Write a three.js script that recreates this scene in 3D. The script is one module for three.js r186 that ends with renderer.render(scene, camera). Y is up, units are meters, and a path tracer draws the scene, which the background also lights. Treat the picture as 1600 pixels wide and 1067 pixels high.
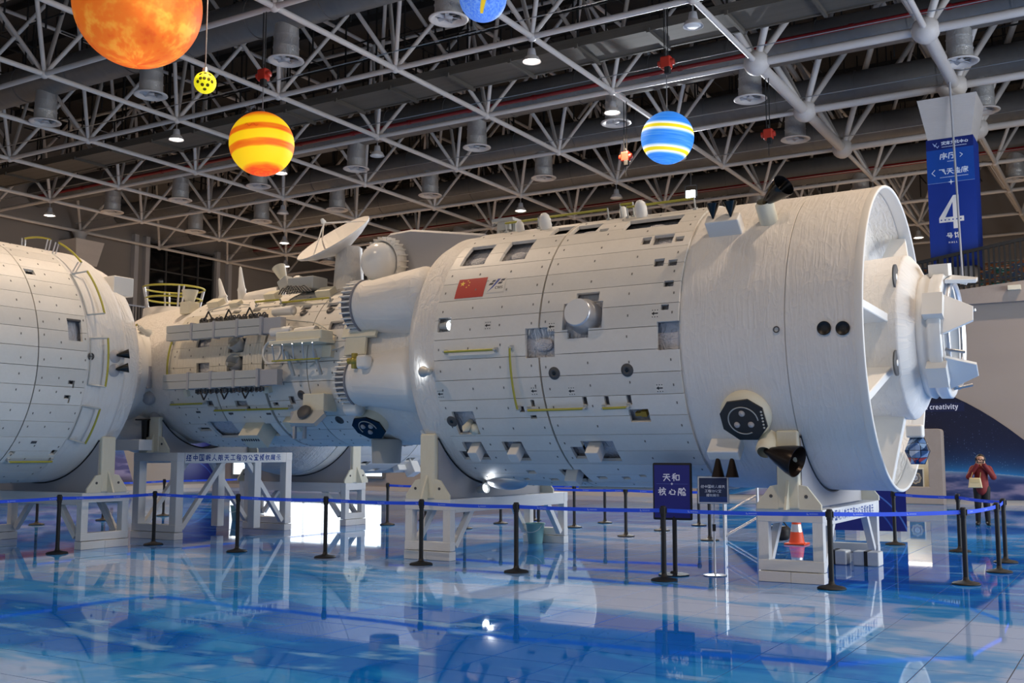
import * as THREE from 'three';
import { mergeGeometries, mergeVertices } from 'three/addons/utils/BufferGeometryUtils.js';
import { RoundedBoxGeometry } from 'three/addons/geometries/RoundedBoxGeometry.js';
import { MarchingCubes } from 'three/addons/objects/MarchingCubes.js';
import { RectAreaLightUniformsLib } from 'three/addons/lights/RectAreaLightUniformsLib.js';

// ------------------------------------------------------------------ camera, light, exposure
const scene = new THREE.Scene();
scene.background = new THREE.Color().setRGB(0.75, 0.85, 1.0);
const camera = new THREE.PerspectiveCamera(35.98, 1600 / 1067, 0.1, 300);
camera.position.set(0, 1.6, 0);
camera.rotation.order = 'YXZ';
camera.rotation.set(THREE.MathUtils.degToRad(6.03), THREE.MathUtils.degToRad(31), 0);
scene.add(camera);
const renderer = new THREE.WebGLRenderer({ antialias: true });
renderer.toneMapping = THREE.LinearToneMapping;
renderer.toneMappingExposure = 0.9;
renderer.shadowMap.enabled = true;
RectAreaLightUniformsLib.init();
const DAY = new THREE.Color().setRGB(0.9, 0.95, 1.0), WARM = new THREE.Color().setRGB(1.0, 0.76, 0.54);
const LAMP_CD = 195, WINDOW_NITS = 10.5, FRONT_NITS = 0.6;
function daylight(w, h, x, y, z, tx, ty, tz, nits) {
  const l = new THREE.RectAreaLight(DAY, nits, w, h);
  l.position.set(x, y, z); l.lookAt(tx, ty, tz); scene.add(l); return l;
}
// glazed east front and the glazed front behind the visitor (their frames and panes are built with the walls)
daylight(24, 7.0, 15.6, 5.2, -21, -10, 5.2, -21, WINDOW_NITS);
daylight(30, 6.0, -14, 5.2, 9.6, -14, 5.2, -10, FRONT_NITS);

// ------------------------------------------------------------------ helpers
let seed = 7;
const rnd = () => { seed = (seed * 1664525 + 1013904223) >>> 0; return seed / 4294967296; };
const rr = (a, b) => a + (b - a) * rnd();
const D2R = Math.PI / 180;
const V = (x, y, z) => new THREE.Vector3(x, y, z);
const used = {};
function numbered(n) { const k = used[n] = (used[n] ?? -1) + 1; return k ? n + '_' + String(k).padStart(3, '0') : n; }
function merge(list) {
  list = list.flat(9);
  if (list.length === 1) return list[0];
  const anyFlat = list.some((g) => !g.index);
  list = list.map((g) => { const h = anyFlat && g.index ? g.toNonIndexed() : g; for (const k of Object.keys(h.attributes)) if (!['position', 'normal', 'uv'].includes(k)) h.deleteAttribute(k); return h; });
  return mergeGeometries(list, false);
}
function part(name, geos, mat, parent) {
  const m = new THREE.Mesh(Array.isArray(geos) ? merge(geos) : geos, mat);
  m.name = name; m.castShadow = m.receiveShadow = true; parent.add(m); return m;
}
function thing(name, label, category, [x, y, z] = [0, 0, 0], turn = 0, group) {
  const o = new THREE.Group(); o.name = numbered(name); o.position.set(x, y, z); o.rotation.y = turn;
  o.userData = { label, category }; if (group) o.userData.group = group; scene.add(o); return o;
}
function single(name, geos, mat, label, category, group) {
  const m = part(numbered(name), geos, mat, scene); m.userData = { label, category }; if (group) m.userData.group = group; return m;
}
function struct(name, geos, mat) { const m = part(name, geos, mat, scene); m.userData.kind = 'structure'; return m; }
function dup(root, [x, y, z], turn, label) {
  const r = root.clone(); r.name = numbered(root.name.replace(/_\d+$/, '')); r.position.set(x, y, z); if (turn !== undefined) r.rotation.y = turn;
  r.userData = { ...root.userData, label }; scene.add(r); return r;
}
const T = (g, x, y, z) => g.translate(x, y, z);
const bx = (w, h, d, x = 0, y = 0, z = 0) => new THREE.BoxGeometry(w, h, d).translate(x, y, z);
const bxx = (x0, x1, y0, y1, z0, z1) => bx(x1 - x0, y1 - y0, z1 - z0, (x0 + x1) / 2, (y0 + y1) / 2, (z0 + z1) / 2);
const rbx = (w, h, d, x, y, z, r = 0.02, s = 2) => new RoundedBoxGeometry(w, h, d, s, r).translate(x, y, z);
const UPV = V(0, 1, 0);
function rod(a, b, r, seg = 8, r2 = r) {
  const d = b.clone().sub(a), L = d.length();
  return new THREE.CylinderGeometry(r2, r, L, seg).applyQuaternion(new THREE.Quaternion().setFromUnitVectors(UPV, d.normalize())).translate((a.x + b.x) / 2, (a.y + b.y) / 2, (a.z + b.z) / 2);
}
function bar(a, b, w, h) { // rectangular bar between points
  const d = b.clone().sub(a), L = d.length(), m = new THREE.Matrix4().lookAt(V(0, 0, 0), d, Math.abs(d.y) / L > 0.98 ? V(1, 0, 0) : UPV);
  return new THREE.BoxGeometry(w, h, L).applyMatrix4(m).translate((a.x + b.x) / 2, (a.y + b.y) / 2, (a.z + b.z) / 2);
}
function tube(pts, r, seg = 6, n = 0, closed = false) {
  const c = new THREE.CatmullRomCurve3(pts, closed, 'catmullrom', n ? 0.5 : 0.0);
  return new THREE.TubeGeometry(c, n || Math.max(2, (pts.length - 1) * 3), r, seg, closed);
}
const poly = (pts, r, seg = 6) => pts.slice(1).map((p, i) => rod(pts[i], p, r, seg)); // jointed straight runs
const latheX = (prof, seg = 48) => new THREE.LatheGeometry(prof.map(([x, r]) => new THREE.Vector2(Math.max(r, 1e-4), x)), seg).rotateZ(-Math.PI / 2); // profile (x, r) about the x axis
const latheY = (prof, seg = 32) => new THREE.LatheGeometry(prof.map(([r, y]) => new THREE.Vector2(Math.max(r, 1e-4), y)), seg);
function aim(g, dir) { return g.applyQuaternion(new THREE.Quaternion().setFromUnitVectors(UPV, dir.clone().normalize())); } // +y to dir
function prism(pts, depth, bevel = 0) { // outline in xy, thick in z, centred
  const s = new THREE.Shape(pts.map((p) => new THREE.Vector2(p[0], p[1])));
  return new THREE.ExtrudeGeometry(s, { depth, bevelEnabled: bevel > 0, bevelSize: bevel, bevelThickness: bevel, bevelSegments: 1, curveSegments: 12 }).translate(0, 0, -depth / 2);
}
// ------------------------------------------------------------------ noise and textures
const perm = new Uint8Array(512); { const p = [...Array(256).keys()]; for (let i = 255; i > 0; i--) { const j = Math.floor(rnd() * (i + 1)); [p[i], p[j]] = [p[j], p[i]]; } for (let i = 0; i < 512; i++) perm[i] = p[i & 255]; }
function vnoise(x, y, px = 256, py = 256) {
  const xi = Math.floor(x), yi = Math.floor(y), xf = x - xi, yf = y - yi, u = xf * xf * (3 - 2 * xf), v = yf * yf * (3 - 2 * yf);
  const w = (a, n) => ((a % n) + n) % n, h = (a, b) => perm[perm[w(a, px) & 255] + (w(b, py) & 255)] / 255;
  const a = h(xi, yi), b = h(xi + 1, yi), c = h(xi, yi + 1), d = h(xi + 1, yi + 1);
  return a + (b - a) * u + (c - a) * v + (a - b - c + d) * u * v;
}
function fbm(x, y, oct = 4, px = 256, py = 256) { let s = 0, a = 0.5, n = 0; for (let i = 0; i < oct; i++) { s += a * vnoise(x, y, px, py); n += a; a *= 0.5; x *= 2; y *= 2; px *= 2; py *= 2; } return s / n; }
const lerp = (a, b, t) => a + (b - a) * t, mix3 = (a, b, t) => [lerp(a[0], b[0], t), lerp(a[1], b[1], t), lerp(a[2], b[2], t)], sat = (t) => Math.min(1, Math.max(0, t)), sstep = (a, b, t) => { t = sat((t - a) / (b - a)); return t * t * (3 - 2 * t); };
function dataTex(w, h, fn, srgb = false, rx = 0, ry = 0) {
  const d = new Uint8Array(w * h * 4);
  for (let j = 0; j < h; j++) for (let i = 0; i < w; i++) { const c = fn(i / w, j / h), k = (j * w + i) * 4; if (typeof c === 'number') d[k] = d[k + 1] = d[k + 2] = sat(c) * 255; else { d[k] = c[0]; d[k + 1] = c[1]; d[k + 2] = c[2]; } d[k + 3] = 255; }
  const t = new THREE.DataTexture(d, w, h, THREE.RGBAFormat); t.magFilter = THREE.LinearFilter; t.minFilter = THREE.LinearFilter; t.wrapS = t.wrapT = THREE.RepeatWrapping;
  if (srgb) t.colorSpace = THREE.SRGBColorSpace; if (rx) t.repeat.set(rx, ry); t.needsUpdate = true; return t;
}
function canvasTex(w, h, draw) { const c = document.createElement('canvas'); c.width = w; c.height = h; draw(c.getContext('2d'), w, h); const t = new THREE.CanvasTexture(c); t.colorSpace = THREE.SRGBColorSpace; return t; }
// Chinese characters as pen strokes on a 0..9 grid (each stroke a run of digit pairs)
const HAN = {
  天: '1181 0494 514519 5599', 和: '4011 0343 2129 2406 2446 5292985852', 核: '0333 2029 2406 2436 6071 4292 624584 8549 7699', 心: '2417 3438488885 4253 7395', 舱: '2111 110709 1141 4149 0545 2233 2637 7053 7093 6585 8588 6569 6999 9997',
  经: '3013 1333 3306 0636 0938 5191 9155 6294 5696 7679 4999', 中: '1393961613 5059', 国: '0090990900 2272 2575 2878 5258 6677', 载: '0252 3034 0494 2447 0747 0656 3539 6079 7999 9664 8092', 人: '504509 4599', 航: '2111 110709 1141 4149 0545 2233 2637 7072 5292 6484 646759 848898',
  工: '1191 5158 0898', 程: '4011 0343 2129 2406 2446 5191945451 5696 5797 7579 4999', 办: '1282 828969 425519 0416 9397', 公: '3104 6194 4527 2788 6689', 室: '5051 0301 0191 9193 2474 4436 3676 5559 2878 0999', 授: '0343 2029 2919 0645 9051 5162 7273 9182 4494 5686 8659 5799',
  权: '0333 2029 2406 2436 4292 9249 5399', 展: '1191 9193 1393 110709 2595 4446 7476 1797 4749 5799', 示: '2181 0494 5459 2718 7798', 序: '5051 1292 120709 3484 8455 2696 9697 5659 5949', 厅: '1191 110709 3494 6469 6949', 飞: '0171 717699 9997 6384 4263 5484', 走: '1282 5055 0595 5559 5787 3609 2899',
  廊: '5051 1191 110709 3353 5356 3656 3338 3849 6393 6369 937598', 号: '2171747424 2421 0595 3537 3787 8769', 馆: '2013 1242 2229 2947 7071 5153 5191 9193 6484 6466 8486 6686 6669 6989 8689', 滨: '0112 0314 0917 6061 3133 3191 9193 8344 4347 4787 6367 2797 5739 7799', 海: '0112 0314 0917 4032 4191 4338 3888 4383 8379 2696 5455 5657', 文: '4051 0292 7219 2299', 化: '3005 2329 9245 6068 6898 9896',
};
function han(ctx, text, x, y, size, gap, weight, color) {
  ctx.strokeStyle = color; ctx.lineWidth = weight; ctx.lineCap = 'round'; ctx.lineJoin = 'round'; const s = size / 9.5;
  for (const ch of text) { for (const st of (HAN[ch] || '').split(' ')) { if (!st) continue; ctx.beginPath(); for (let i = 0; i < st.length; i += 2) ctx[i ? 'lineTo' : 'moveTo'](x + +st[i] * s, y + +st[i + 1] * s); ctx.stroke(); } x += size + gap; }
}
const grain = dataTex(256, 256, (u, v) => 0.5 + 0.5 * (fbm(u * 64, v * 64, 3, 64, 64) - 0.5));
const wrinkle = dataTex(1024, 1024, (u, v) => { // creased foil blanket: ridges that run mostly along v
  const wx = fbm(u * 8, v * 8, 3, 8, 8) * 1.6, a = 1 - Math.abs(2 * fbm(u * 22 + wx, v * 6 + wx, 3, 22, 6) - 1), b = 1 - Math.abs(2 * fbm(u * 10 + 3 + wx, v * 16 + wx, 3, 10, 16) - 1);
  return Math.pow(a, 3) * 0.6 + Math.pow(b, 4) * 0.35 + 0.1 * fbm(u * 90, v * 90, 2, 90, 90);
});
const ribs = dataTex(64, 8, (u) => (Math.sin(u * Math.PI * 2) > 0.55 ? 0 : 1));
const mottle = (a, b, f = 12, n = 256) => dataTex(n, n, (u, v) => mix3(a, b, sat(0.65 * fbm(u * f, v * f, 4, f, f) + 0.35 * fbm(u * f * 9, v * f * 9, 2, f * 9, f * 9))), true);
const scaled = (t, x, y) => { const c = t.clone(); c.repeat.set(x, y); c.needsUpdate = true; return c; };
// ------------------------------------------------------------------ materials
const SM = (o) => new THREE.MeshStandardMaterial(o);
const painted = [[224, 220, 212], [216, 213, 206], [230, 226, 218]].map((c) => SM({ map: scaled(mottle(c.map((v) => v - 7), c.map((v) => v + 5), 8), 0.5, 0.5), roughness: 0.5, bumpMap: scaled(grain, 2, 2), bumpScale: 0.001 }));
const M = {
  blanket: SM({ map: scaled(mottle([222, 217, 210], [232, 228, 222], 10), 0.6, 0.6), roughness: 0.62, bumpMap: scaled(wrinkle, 0.8, 0.55), bumpScale: 0.013 }),
  blanketSoft: SM({ map: scaled(mottle([220, 216, 211], [229, 226, 221], 10), 0.6, 0.6), roughness: 0.66, bumpMap: scaled(wrinkle, 0.8, 0.3), bumpScale: 0.008 }),
  liner: SM({ color: 0xc9c9cf, roughness: 0.5, bumpMap: scaled(wrinkle, 0.8, 0.8), bumpScale: 0.02 }),
  ribbed: SM({ map: scaled(mottle([212, 205, 188], [222, 216, 202], 8), 0.5, 0.5), roughness: 0.5, bumpMap: scaled(ribs, 14, 1), bumpScale: 0.03 }),
  white: SM({ color: 0xe4e2dd, roughness: 0.5 }), whiteGloss: SM({ color: 0xe8e8e6, roughness: 0.22 }), cream: SM({ map: mottle([216, 210, 188], [226, 221, 201], 6), roughness: 0.55 }), greyPaint: SM({ color: 0xb4b6b4, roughness: 0.5 }), ringGrey: SM({ color: 0x7f8088, roughness: 0.5 }), greyPlate: SM({ color: 0xa9a8ab, roughness: 0.55 }), fastener: SM({ color: 0x77736c, roughness: 0.6 }), darkGrey: SM({ color: 0x4a4a4c, roughness: 0.5 }),
  stand: SM({ map: mottle([218, 218, 216], [229, 229, 227], 9), roughness: 0.42 }), yellow: SM({ color: 0xa8a23c, roughness: 0.45 }), black: SM({ color: 0x0c0c0e, roughness: 0.45 }), blackGloss: SM({ color: 0x0b0b0d, roughness: 0.18 }), bronze: SM({ color: 0x2a211d, roughness: 0.3, metalness: 0.55 }),
  steel: SM({ color: 0xb9b9ba, roughness: 0.32, metalness: 0.9 }), duct: SM({ map: scaled(mottle([98, 96, 95], [122, 120, 118], 6), 0.4, 0.4), roughness: 0.5, metalness: 0.3 }), flex: SM({ color: 0xc6c4c2, roughness: 0.36, metalness: 0.55, bumpMap: scaled(wrinkle, 2, 2), bumpScale: 0.01 }), trussPaint: SM({ map: scaled(mottle([190, 183, 178], [206, 199, 194], 6), 1, 1), roughness: 0.5 }), deck: SM({ map: scaled(mottle([36, 34, 33], [56, 52, 50], 12), 0.2, 0.2), roughness: 0.8 }), hanger: SM({ color: 0x191919, roughness: 0.7 }), red: SM({ color: 0x7c1418, roughness: 0.45 }), hoist: SM({ color: 0xb5301c, roughness: 0.45 }), catwalk: SM({ map: scaled(mottle([74, 69, 62], [98, 92, 84], 16), 0.5, 0.5), roughness: 0.75 }),
  wall: SM({ map: scaled(mottle([150, 139, 131], [162, 151, 142], 10), 0.25, 0.25), roughness: 0.8 }), wallGrey: SM({ map: scaled(mottle([126, 120, 116], [140, 134, 130], 10), 0.25, 0.25), roughness: 0.8 }), slab: SM({ color: 0xb9b0a8, roughness: 0.8 }), pvc: SM({ color: 0x101013, roughness: 0.6 }), teal: SM({ color: 0x7fb0b0, roughness: 0.45 }), orange: SM({ color: 0xd8481e, roughness: 0.5 }), silver: SM({ color: 0xcfcfd2, roughness: 0.28, metalness: 0.6 }), alu: SM({ color: 0xc4c4c6, roughness: 0.3, metalness: 0.85 }),
  glow: SM({ color: 0x222222, emissive: new THREE.Color().setRGB(1, 0.93, 0.86), emissiveIntensity: 7 }), glowWindow: SM({ color: 0x555555, emissive: new THREE.Color().setRGB(0.88, 0.95, 1), emissiveIntensity: 0.5 }), glowDoor: SM({ color: 0x555555, emissive: new THREE.Color().setRGB(0.8, 0.92, 1), emissiveIntensity: 2.6 }), darkGlass: SM({ color: 0x08090b, roughness: 0.08 }), mullion: SM({ color: 0x6c6a68, roughness: 0.5 }), clear: new THREE.MeshPhysicalMaterial({ color: 0xffffff, transmission: 1, roughness: 0.02, thickness: 0 }),
};
// ------------------------------------------------------------------ floor: glossy printed tiles (sea and cloud)
const BLOB = [[-5.2, -7, 1.7, 0.5], [-4.3, -8.2, 1.2, 0.4], [-3.2, -8.5, 1.2, 0.4], [-4.1, -9.2, 0.9, 0.35], [-8.2, -7.5, 0.9, 0.35], [-3.1, -14.6, 1.3, 0.55], [-5.6, -8.4, 0.9, 0.3], [-7.5, -6.3, 0.8, 0.3], [-2.1, -8.2, 0.7, 0.3], [-3.4, -17.5, 1.8, 0.3], [-6.4, -7.6, 1.0, 0.35], [-17, -17, 3, 0.35], [-7, -17, 1.6, 0.15], [-13, -22, 3, 0.25],
  [-7.1, -5.1, 0.9, -0.45], [-8.2, -9.6, 1.9, -0.4], [-4.1, -11.6, 1.6, -0.42], [-1.4, -10, 1.5, -0.5], [-3.2, -12, 1.2, -0.3], [-10.2, -11, 2.2, -0.35], [-6, -11, 1.8, -0.45], [-13, -11, 1.8, -0.3], [-12, -15, 2, -0.1], [-0.6, -8, 1.0, -0.3], [-8, -20, 3, -0.35]];
const printTex = dataTex(2048, 2048, (u, v) => {
  const X = u * 28 - 24, Z = v * 28 - 24, wx = fbm(X * 0.35 + 40, Z * 0.35 + 9, 3) * 2.2, n = fbm(X * 0.42 + wx + 60, Z * 0.75 + wx + 31, 6), f = fbm(X * 1.3 + wx * 2 + 11, Z * 3.2 + wx + 77, 5);
  let b = 0.54 + 1.5 * (n - 0.5) + 0.8 * (f - 0.5); for (const [x, z, r, a] of BLOB) { const d = ((X - x) ** 2 + (Z - z) ** 2) / (r * r); if (d < 7) b += 0.7 * a * Math.exp(-d); }
  const c = b < 0.5 ? mix3([156, 184, 232], [44, 142, 224], sstep(0.16, 0.5, b)) : mix3([48, 146, 226], [0, 98, 202], sstep(0.5, 0.85, b));
  return mix3(c, [190, 210, 244], 0.6 * sstep(0.62, 0.8, f) * sstep(0.35, 0.6, b));
}, true);
printTex.wrapS = printTex.wrapT = THREE.MirroredRepeatWrapping;
const floorMat = new THREE.MeshPhysicalMaterial({ map: printTex, roughness: 0.03, ior: 1.62 });
const floor = new THREE.Group(); floor.name = 'floor'; floor.userData.kind = 'structure'; scene.add(floor);
part('subfloor', bxx(-50, 16, -0.3, -0.004, -66, 10), M.darkGrey, floor);
{
  const S = 0.6, X0 = -3.33, Z0 = -7.23, g = 0.0038, list = [];
  const fx = -Math.sin(31 * D2R), fz = -Math.cos(31 * D2R);
  for (let i = -78; i < 33; i++) for (let j = -49; j < 29; j++) {
    const x = X0 + i * S, z = Z0 + j * S, cx = x + S / 2, cz = z + S / 2, dep = cx * fx + cz * fz, lat = cx * -fz + cz * fx;
    list.push({ x, z, near: dep > 7 && Math.abs(lat) < dep * 0.5 ? dep : 1e3 + Math.abs(dep) });
  }
  list.sort((a, b) => a.near - b.near);
  const tile = ({ x, z }) => {
    const a = x + g, b = x + S - g, c = z + g, d = z + S - g, h = -0.004, q = 0.0008, P = [], U = [], N = [];
    const quad = (p, n) => { for (const k of [0, 1, 2, 0, 2, 3]) { P.push(...p[k]); N.push(...n); U.push((p[k][0] + 24) / 28, (p[k][2] + 24) / 28); } };
    quad([[a + q, 0, d - q], [b - q, 0, d - q], [b - q, 0, c + q], [a + q, 0, c + q]], [0, 1, 0]);
    quad([[a, h, d], [b, h, d], [b - q, 0, d - q], [a + q, 0, d - q]], [0, 0, 1]); quad([[b, h, d], [b, h, c], [b - q, 0, c + q], [b - q, 0, d - q]], [1, 0, 0]);
    quad([[b, h, c], [a, h, c], [a + q, 0, c + q], [b - q, 0, c + q]], [0, 0, -1]); quad([[a, h, c], [a, h, d], [a + q, 0, d - q], [a + q, 0, c + q]], [-1, 0, 0]);
    const t = new THREE.BufferGeometry(); t.setAttribute('position', new THREE.Float32BufferAttribute(P, 3)); t.setAttribute('normal', new THREE.Float32BufferAttribute(N, 3)); t.setAttribute('uv', new THREE.Float32BufferAttribute(U, 2)); return t;
  };
  list.slice(0, 300).forEach((t) => part('floor_tile', tile(t), floorMat, floor));
  part('floor_tile_field', list.slice(300).map(tile), floorMat, floor).userData.kind = 'stuff';
}
// ------------------------------------------------------------------ walls, balcony, glazed fronts
struct('wall_left', bxx(-38, -37.5, 0, 6.8, -35.5, 10), M.wall);
struct('wall_back', bxx(-38, 16, 0, 6.8, -36.0, -35.5), M.wall);
struct('baseboard_back', bxx(-37.5, 16, 0, 0.16, -35.5, -35.47), M.slab);
struct('baseboard_left', bxx(-37.5, -37.47, 0, 0.16, -35.47, 10), M.slab);
struct('trim_1', [bxx(-50, -38, 6.4, 6.8, -66, 10), bxx(-38, 16, 6.4, 6.8, -66, -36.0)], M.slab);
struct('wall_left_upper', bxx(-50.4, -49.9, 6.8, 19.4, -66, 10), M.wallGrey);
struct('wall_back_upper', bxx(-50, 16.4, 0, 19.4, -66.5, -66), M.wallGrey);
{ // panelled upper wall: vertical trims beside the dark window
  struct('trim_2', [-41.1, -46.6, -47.6, -40.3].map((z) => bxx(-49.9, -49.6, 6.8, 14.2, z - 0.14, z + 0.14)), M.greyPlate);
  const w = new THREE.Group(); w.name = 'window_1'; w.userData.kind = 'structure'; scene.add(w);
  part('recess', bxx(-49.89, -49.84, 9.2, 14.0, -46.3, -41.3), M.black, w);
  for (let k = 0; k < 4; k++) for (let r = 0; r < 3; r++) part('pane', bxx(-49.84, -49.8, 9.25 + r * 1.57, 10.75 + r * 1.57, -46.25 + k * 1.24, -45.06 + k * 1.24), M.darkGlass, w);
  part('frame', [0, 1, 2, 3, 4].map((k) => bxx(-49.82, -49.7, 9.2, 14, -46.3 + k * 1.24 - 0.03, -46.3 + k * 1.24 + 0.03)).concat([0, 1, 2, 3].map((r) => bxx(-49.82, -49.7, 9.19 + r * 1.57, 9.25 + r * 1.57, -46.3, -41.3))), M.darkGrey, w);
}
function glazing(name, axis, at, a0, a1, y0, y1, n, rows, mat) { // a front of daylit panes between mullions; at: plane, axis: 'x' = plane across x
  const w = new THREE.Group(); w.name = name; w.userData.kind = 'structure'; scene.add(w);
  const B = (p0, p1, q0, q1, r0, r1) => (axis === 'x' ? bxx(p0, p1, q0, q1, r0, r1) : bxx(r0, r1, q0, q1, p0, p1));
  const dw = (a1 - a0) / n, dh = (y1 - y0) / rows, pane = B(-0.01, 0.01, 0.06, dh - 0.06, 0.06, dw - 0.06);
  for (let i = 0; i < n; i++) for (let r = 0; r < rows; r++) { const m = part('pane', pane, mat, w); axis === 'x' ? m.position.set(at, y0 + r * dh, a0 + i * dw) : m.position.set(a0 + i * dw, y0 + r * dh, at); }
  for (let i = 0; i <= n; i++) part('mullion', B(at - 0.06, at + 0.06, y0, y1, a0 + i * dw - 0.05, a0 + i * dw + 0.05), M.mullion, w);
  for (let r = 0; r <= rows; r++) part('transom', B(at - 0.05, at + 0.05, y0 + r * dh - 0.05, y0 + r * dh + 0.05, a0, a1), M.mullion, w);
  return w;
}
struct('wall_right', [bxx(16, 16.4, 0, 1.6, -66, 10), bxx(16, 16.4, 8.8, 19.4, -66, 10), bxx(16, 16.4, 1.6, 8.8, -66, -33.1), bxx(16, 16.4, 1.6, 8.8, -8.9, 10)], M.wall);
glazing('window_2', 'x', 16.2, -33.1, -8.9, 1.6, 8.8, 8, 3, M.glowWindow);
struct('wall_front', [bxx(-50.4, 16.4, 0, 2.1, 10, 10.4), bxx(-50.4, 16.4, 8.3, 19.4, 10, 10.4), bxx(-50.4, -29.1, 2.1, 8.3, 10, 10.4), bxx(1.1, 16.4, 2.1, 8.3, 10, 10.4)], M.wall);
glazing('window_3', 'z', 10.2, -29.1, 1.1, 2.1, 8.3, 10, 3, M.glowWindow);
glazing('window_4', 'z', -35.44, -36.4, -27.6, 0.55, 2.35, 8, 1, M.glowDoor);
daylight(8.6, 1.7, -32, 1.45, -35.2, -32, 1.45, -20, 1.6);
// ------------------------------------------------------------------ ceiling: roof deck and space frame
const ceiling = new THREE.Group(); ceiling.name = 'ceiling'; ceiling.userData.kind = 'structure'; scene.add(ceiling);
const GX = (i) => -4.776 + 4.944 * i, GZ = (j) => -14.76 - 5.376 * j, HB = 13.6, HT = 18.6;
{
  for (let k = 0; k < 14; k++) part('deck_sheet', bxx(-50.4 + k * 4.78, -50.4 + k * 4.78 + 4.74, 19.4, 19.5, -66.5, 10.4), M.deck, ceiling);
  for (let k = 0; k < 28; k++) part('purlin', bxx(-50, 16, 19.1, 19.4, -65 + k * 2.7, -64.86 + k * 2.7), M.deck, ceiling);
  const thick = (i, j) => i >= -1 && j >= 3 && j <= 5;
  const bars = [], I0 = -9, I1 = 4, J0 = -3, J1 = 9;
  const seen = (x, z) => { const dep = x * -Math.sin(31 * D2R) + z * -Math.cos(31 * D2R), lat = x * Math.cos(31 * D2R) - z * Math.sin(31 * D2R); return (dep > 14 && Math.abs(lat) < 0.56 * dep ? 0 : 500) + Math.hypot(x, z); };
  const chord = new THREE.CylinderGeometry(1, 1, 1, 10), place = (name, a, b, r) => bars.push({ name, a, b, r, d: seen((a.x + b.x) / 2, (a.z + b.z) / 2) });
  for (let i = I0; i <= I1; i++) for (let j = J0; j <= J1; j++) {
    const p = V(GX(i), HB, GZ(j)), big = thick(i, j);
    bars.push({ name: 'node', p, r: big ? 0.4 : 0.15, d: seen(p.x, p.z) });
    if (i < I1) place('bottom_chord', p, V(GX(i + 1), HB, p.z), big && thick(i + 1, j) ? 0.13 : 0.085);
    if (j < J1) place('bottom_chord', p, V(p.x, HB, GZ(j + 1)), big && thick(i, j + 1) ? 0.19 : 0.085);
    for (const [sx, sz] of [[-1, -1], [-1, 1], [1, -1], [1, 1]]) { const q = V(p.x + sx * 2.472, HT, p.z + sz * 2.688); if (q.x > -50 && q.x < 16 && q.z < 9 && q.z > -66) place('diagonal', p, q, big ? 0.11 : 0.07); }
    if (i < I1 && j < J1) { const q = V(p.x + 2.472, HT, p.z - 2.688); if (i + 1 < I1) place('top_chord', q, V(q.x + 4.944, HT, q.z), 0.075); if (j + 1 < J1) place('top_chord', q, V(q.x, HT, q.z - 5.376), 0.075); }
  }
  const ball = new THREE.SphereGeometry(1, 16, 10), groups = {};
  for (const b of bars) (groups[b.name] ||= []).push(b);
  const q = new THREE.Quaternion();
  for (const [name, list] of Object.entries(groups)) {
    list.sort((a, b) => a.d - b.d); const rest = [];
    list.forEach((b, k) => {
      const c = b.p || b.a.clone().add(b.b).multiplyScalar(0.5), L = b.p ? b.r : b.a.distanceTo(b.b); if (!b.p) q.setFromUnitVectors(UPV, b.b.clone().sub(b.a).normalize()); else q.identity();
      if (k < 290) { const m = part(name, b.p ? ball : chord, M.trussPaint, ceiling); m.position.copy(c); m.quaternion.copy(q); m.scale.set(b.r, L, b.r); } else rest.push(chord.clone().scale(b.r, L, b.r).applyQuaternion(q).translate(c.x, c.y, c.z));
    });
    if (rest.length) part(name + '_rest', rest, M.trussPaint, ceiling).userData.kind = 'stuff';
  }
  // thin tie wires beside the chords and dark hangers up to the deck
  const wires = []; for (const j of [2, 3, 4, 5, 6]) wires.push(rod(V(-49, HB + 0.32, GZ(j) + 0.5), V(14, HB + 0.32, GZ(j) + 0.5), 0.018, 5)); part('tie_wire', wires, M.steel, ceiling).userData.kind = 'stuff';
  const hang = []; for (let k = 0; k < 756; k++) { const x = -49 + (k % 42) * 1.5 + rr(-0.3, 0.3), z = -18 - Math.floor(k / 42) * 2.6 + rr(-0.8, 0.8); hang.push(bx(0.05, 3.4, 0.05, x, 17.6, z)); if (k % 3 === 0) hang.push(bx(rr(1.5, 4), 0.05, 0.05, x, rr(16, 18.5), z)); if (k % 4 === 0) hang.push(bx(0.05, 0.05, rr(1.5, 4), x, rr(16, 18.5), z)); }
  part('hanger_rods', hang, M.hanger, ceiling).userData.kind = 'stuff';
}
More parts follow.
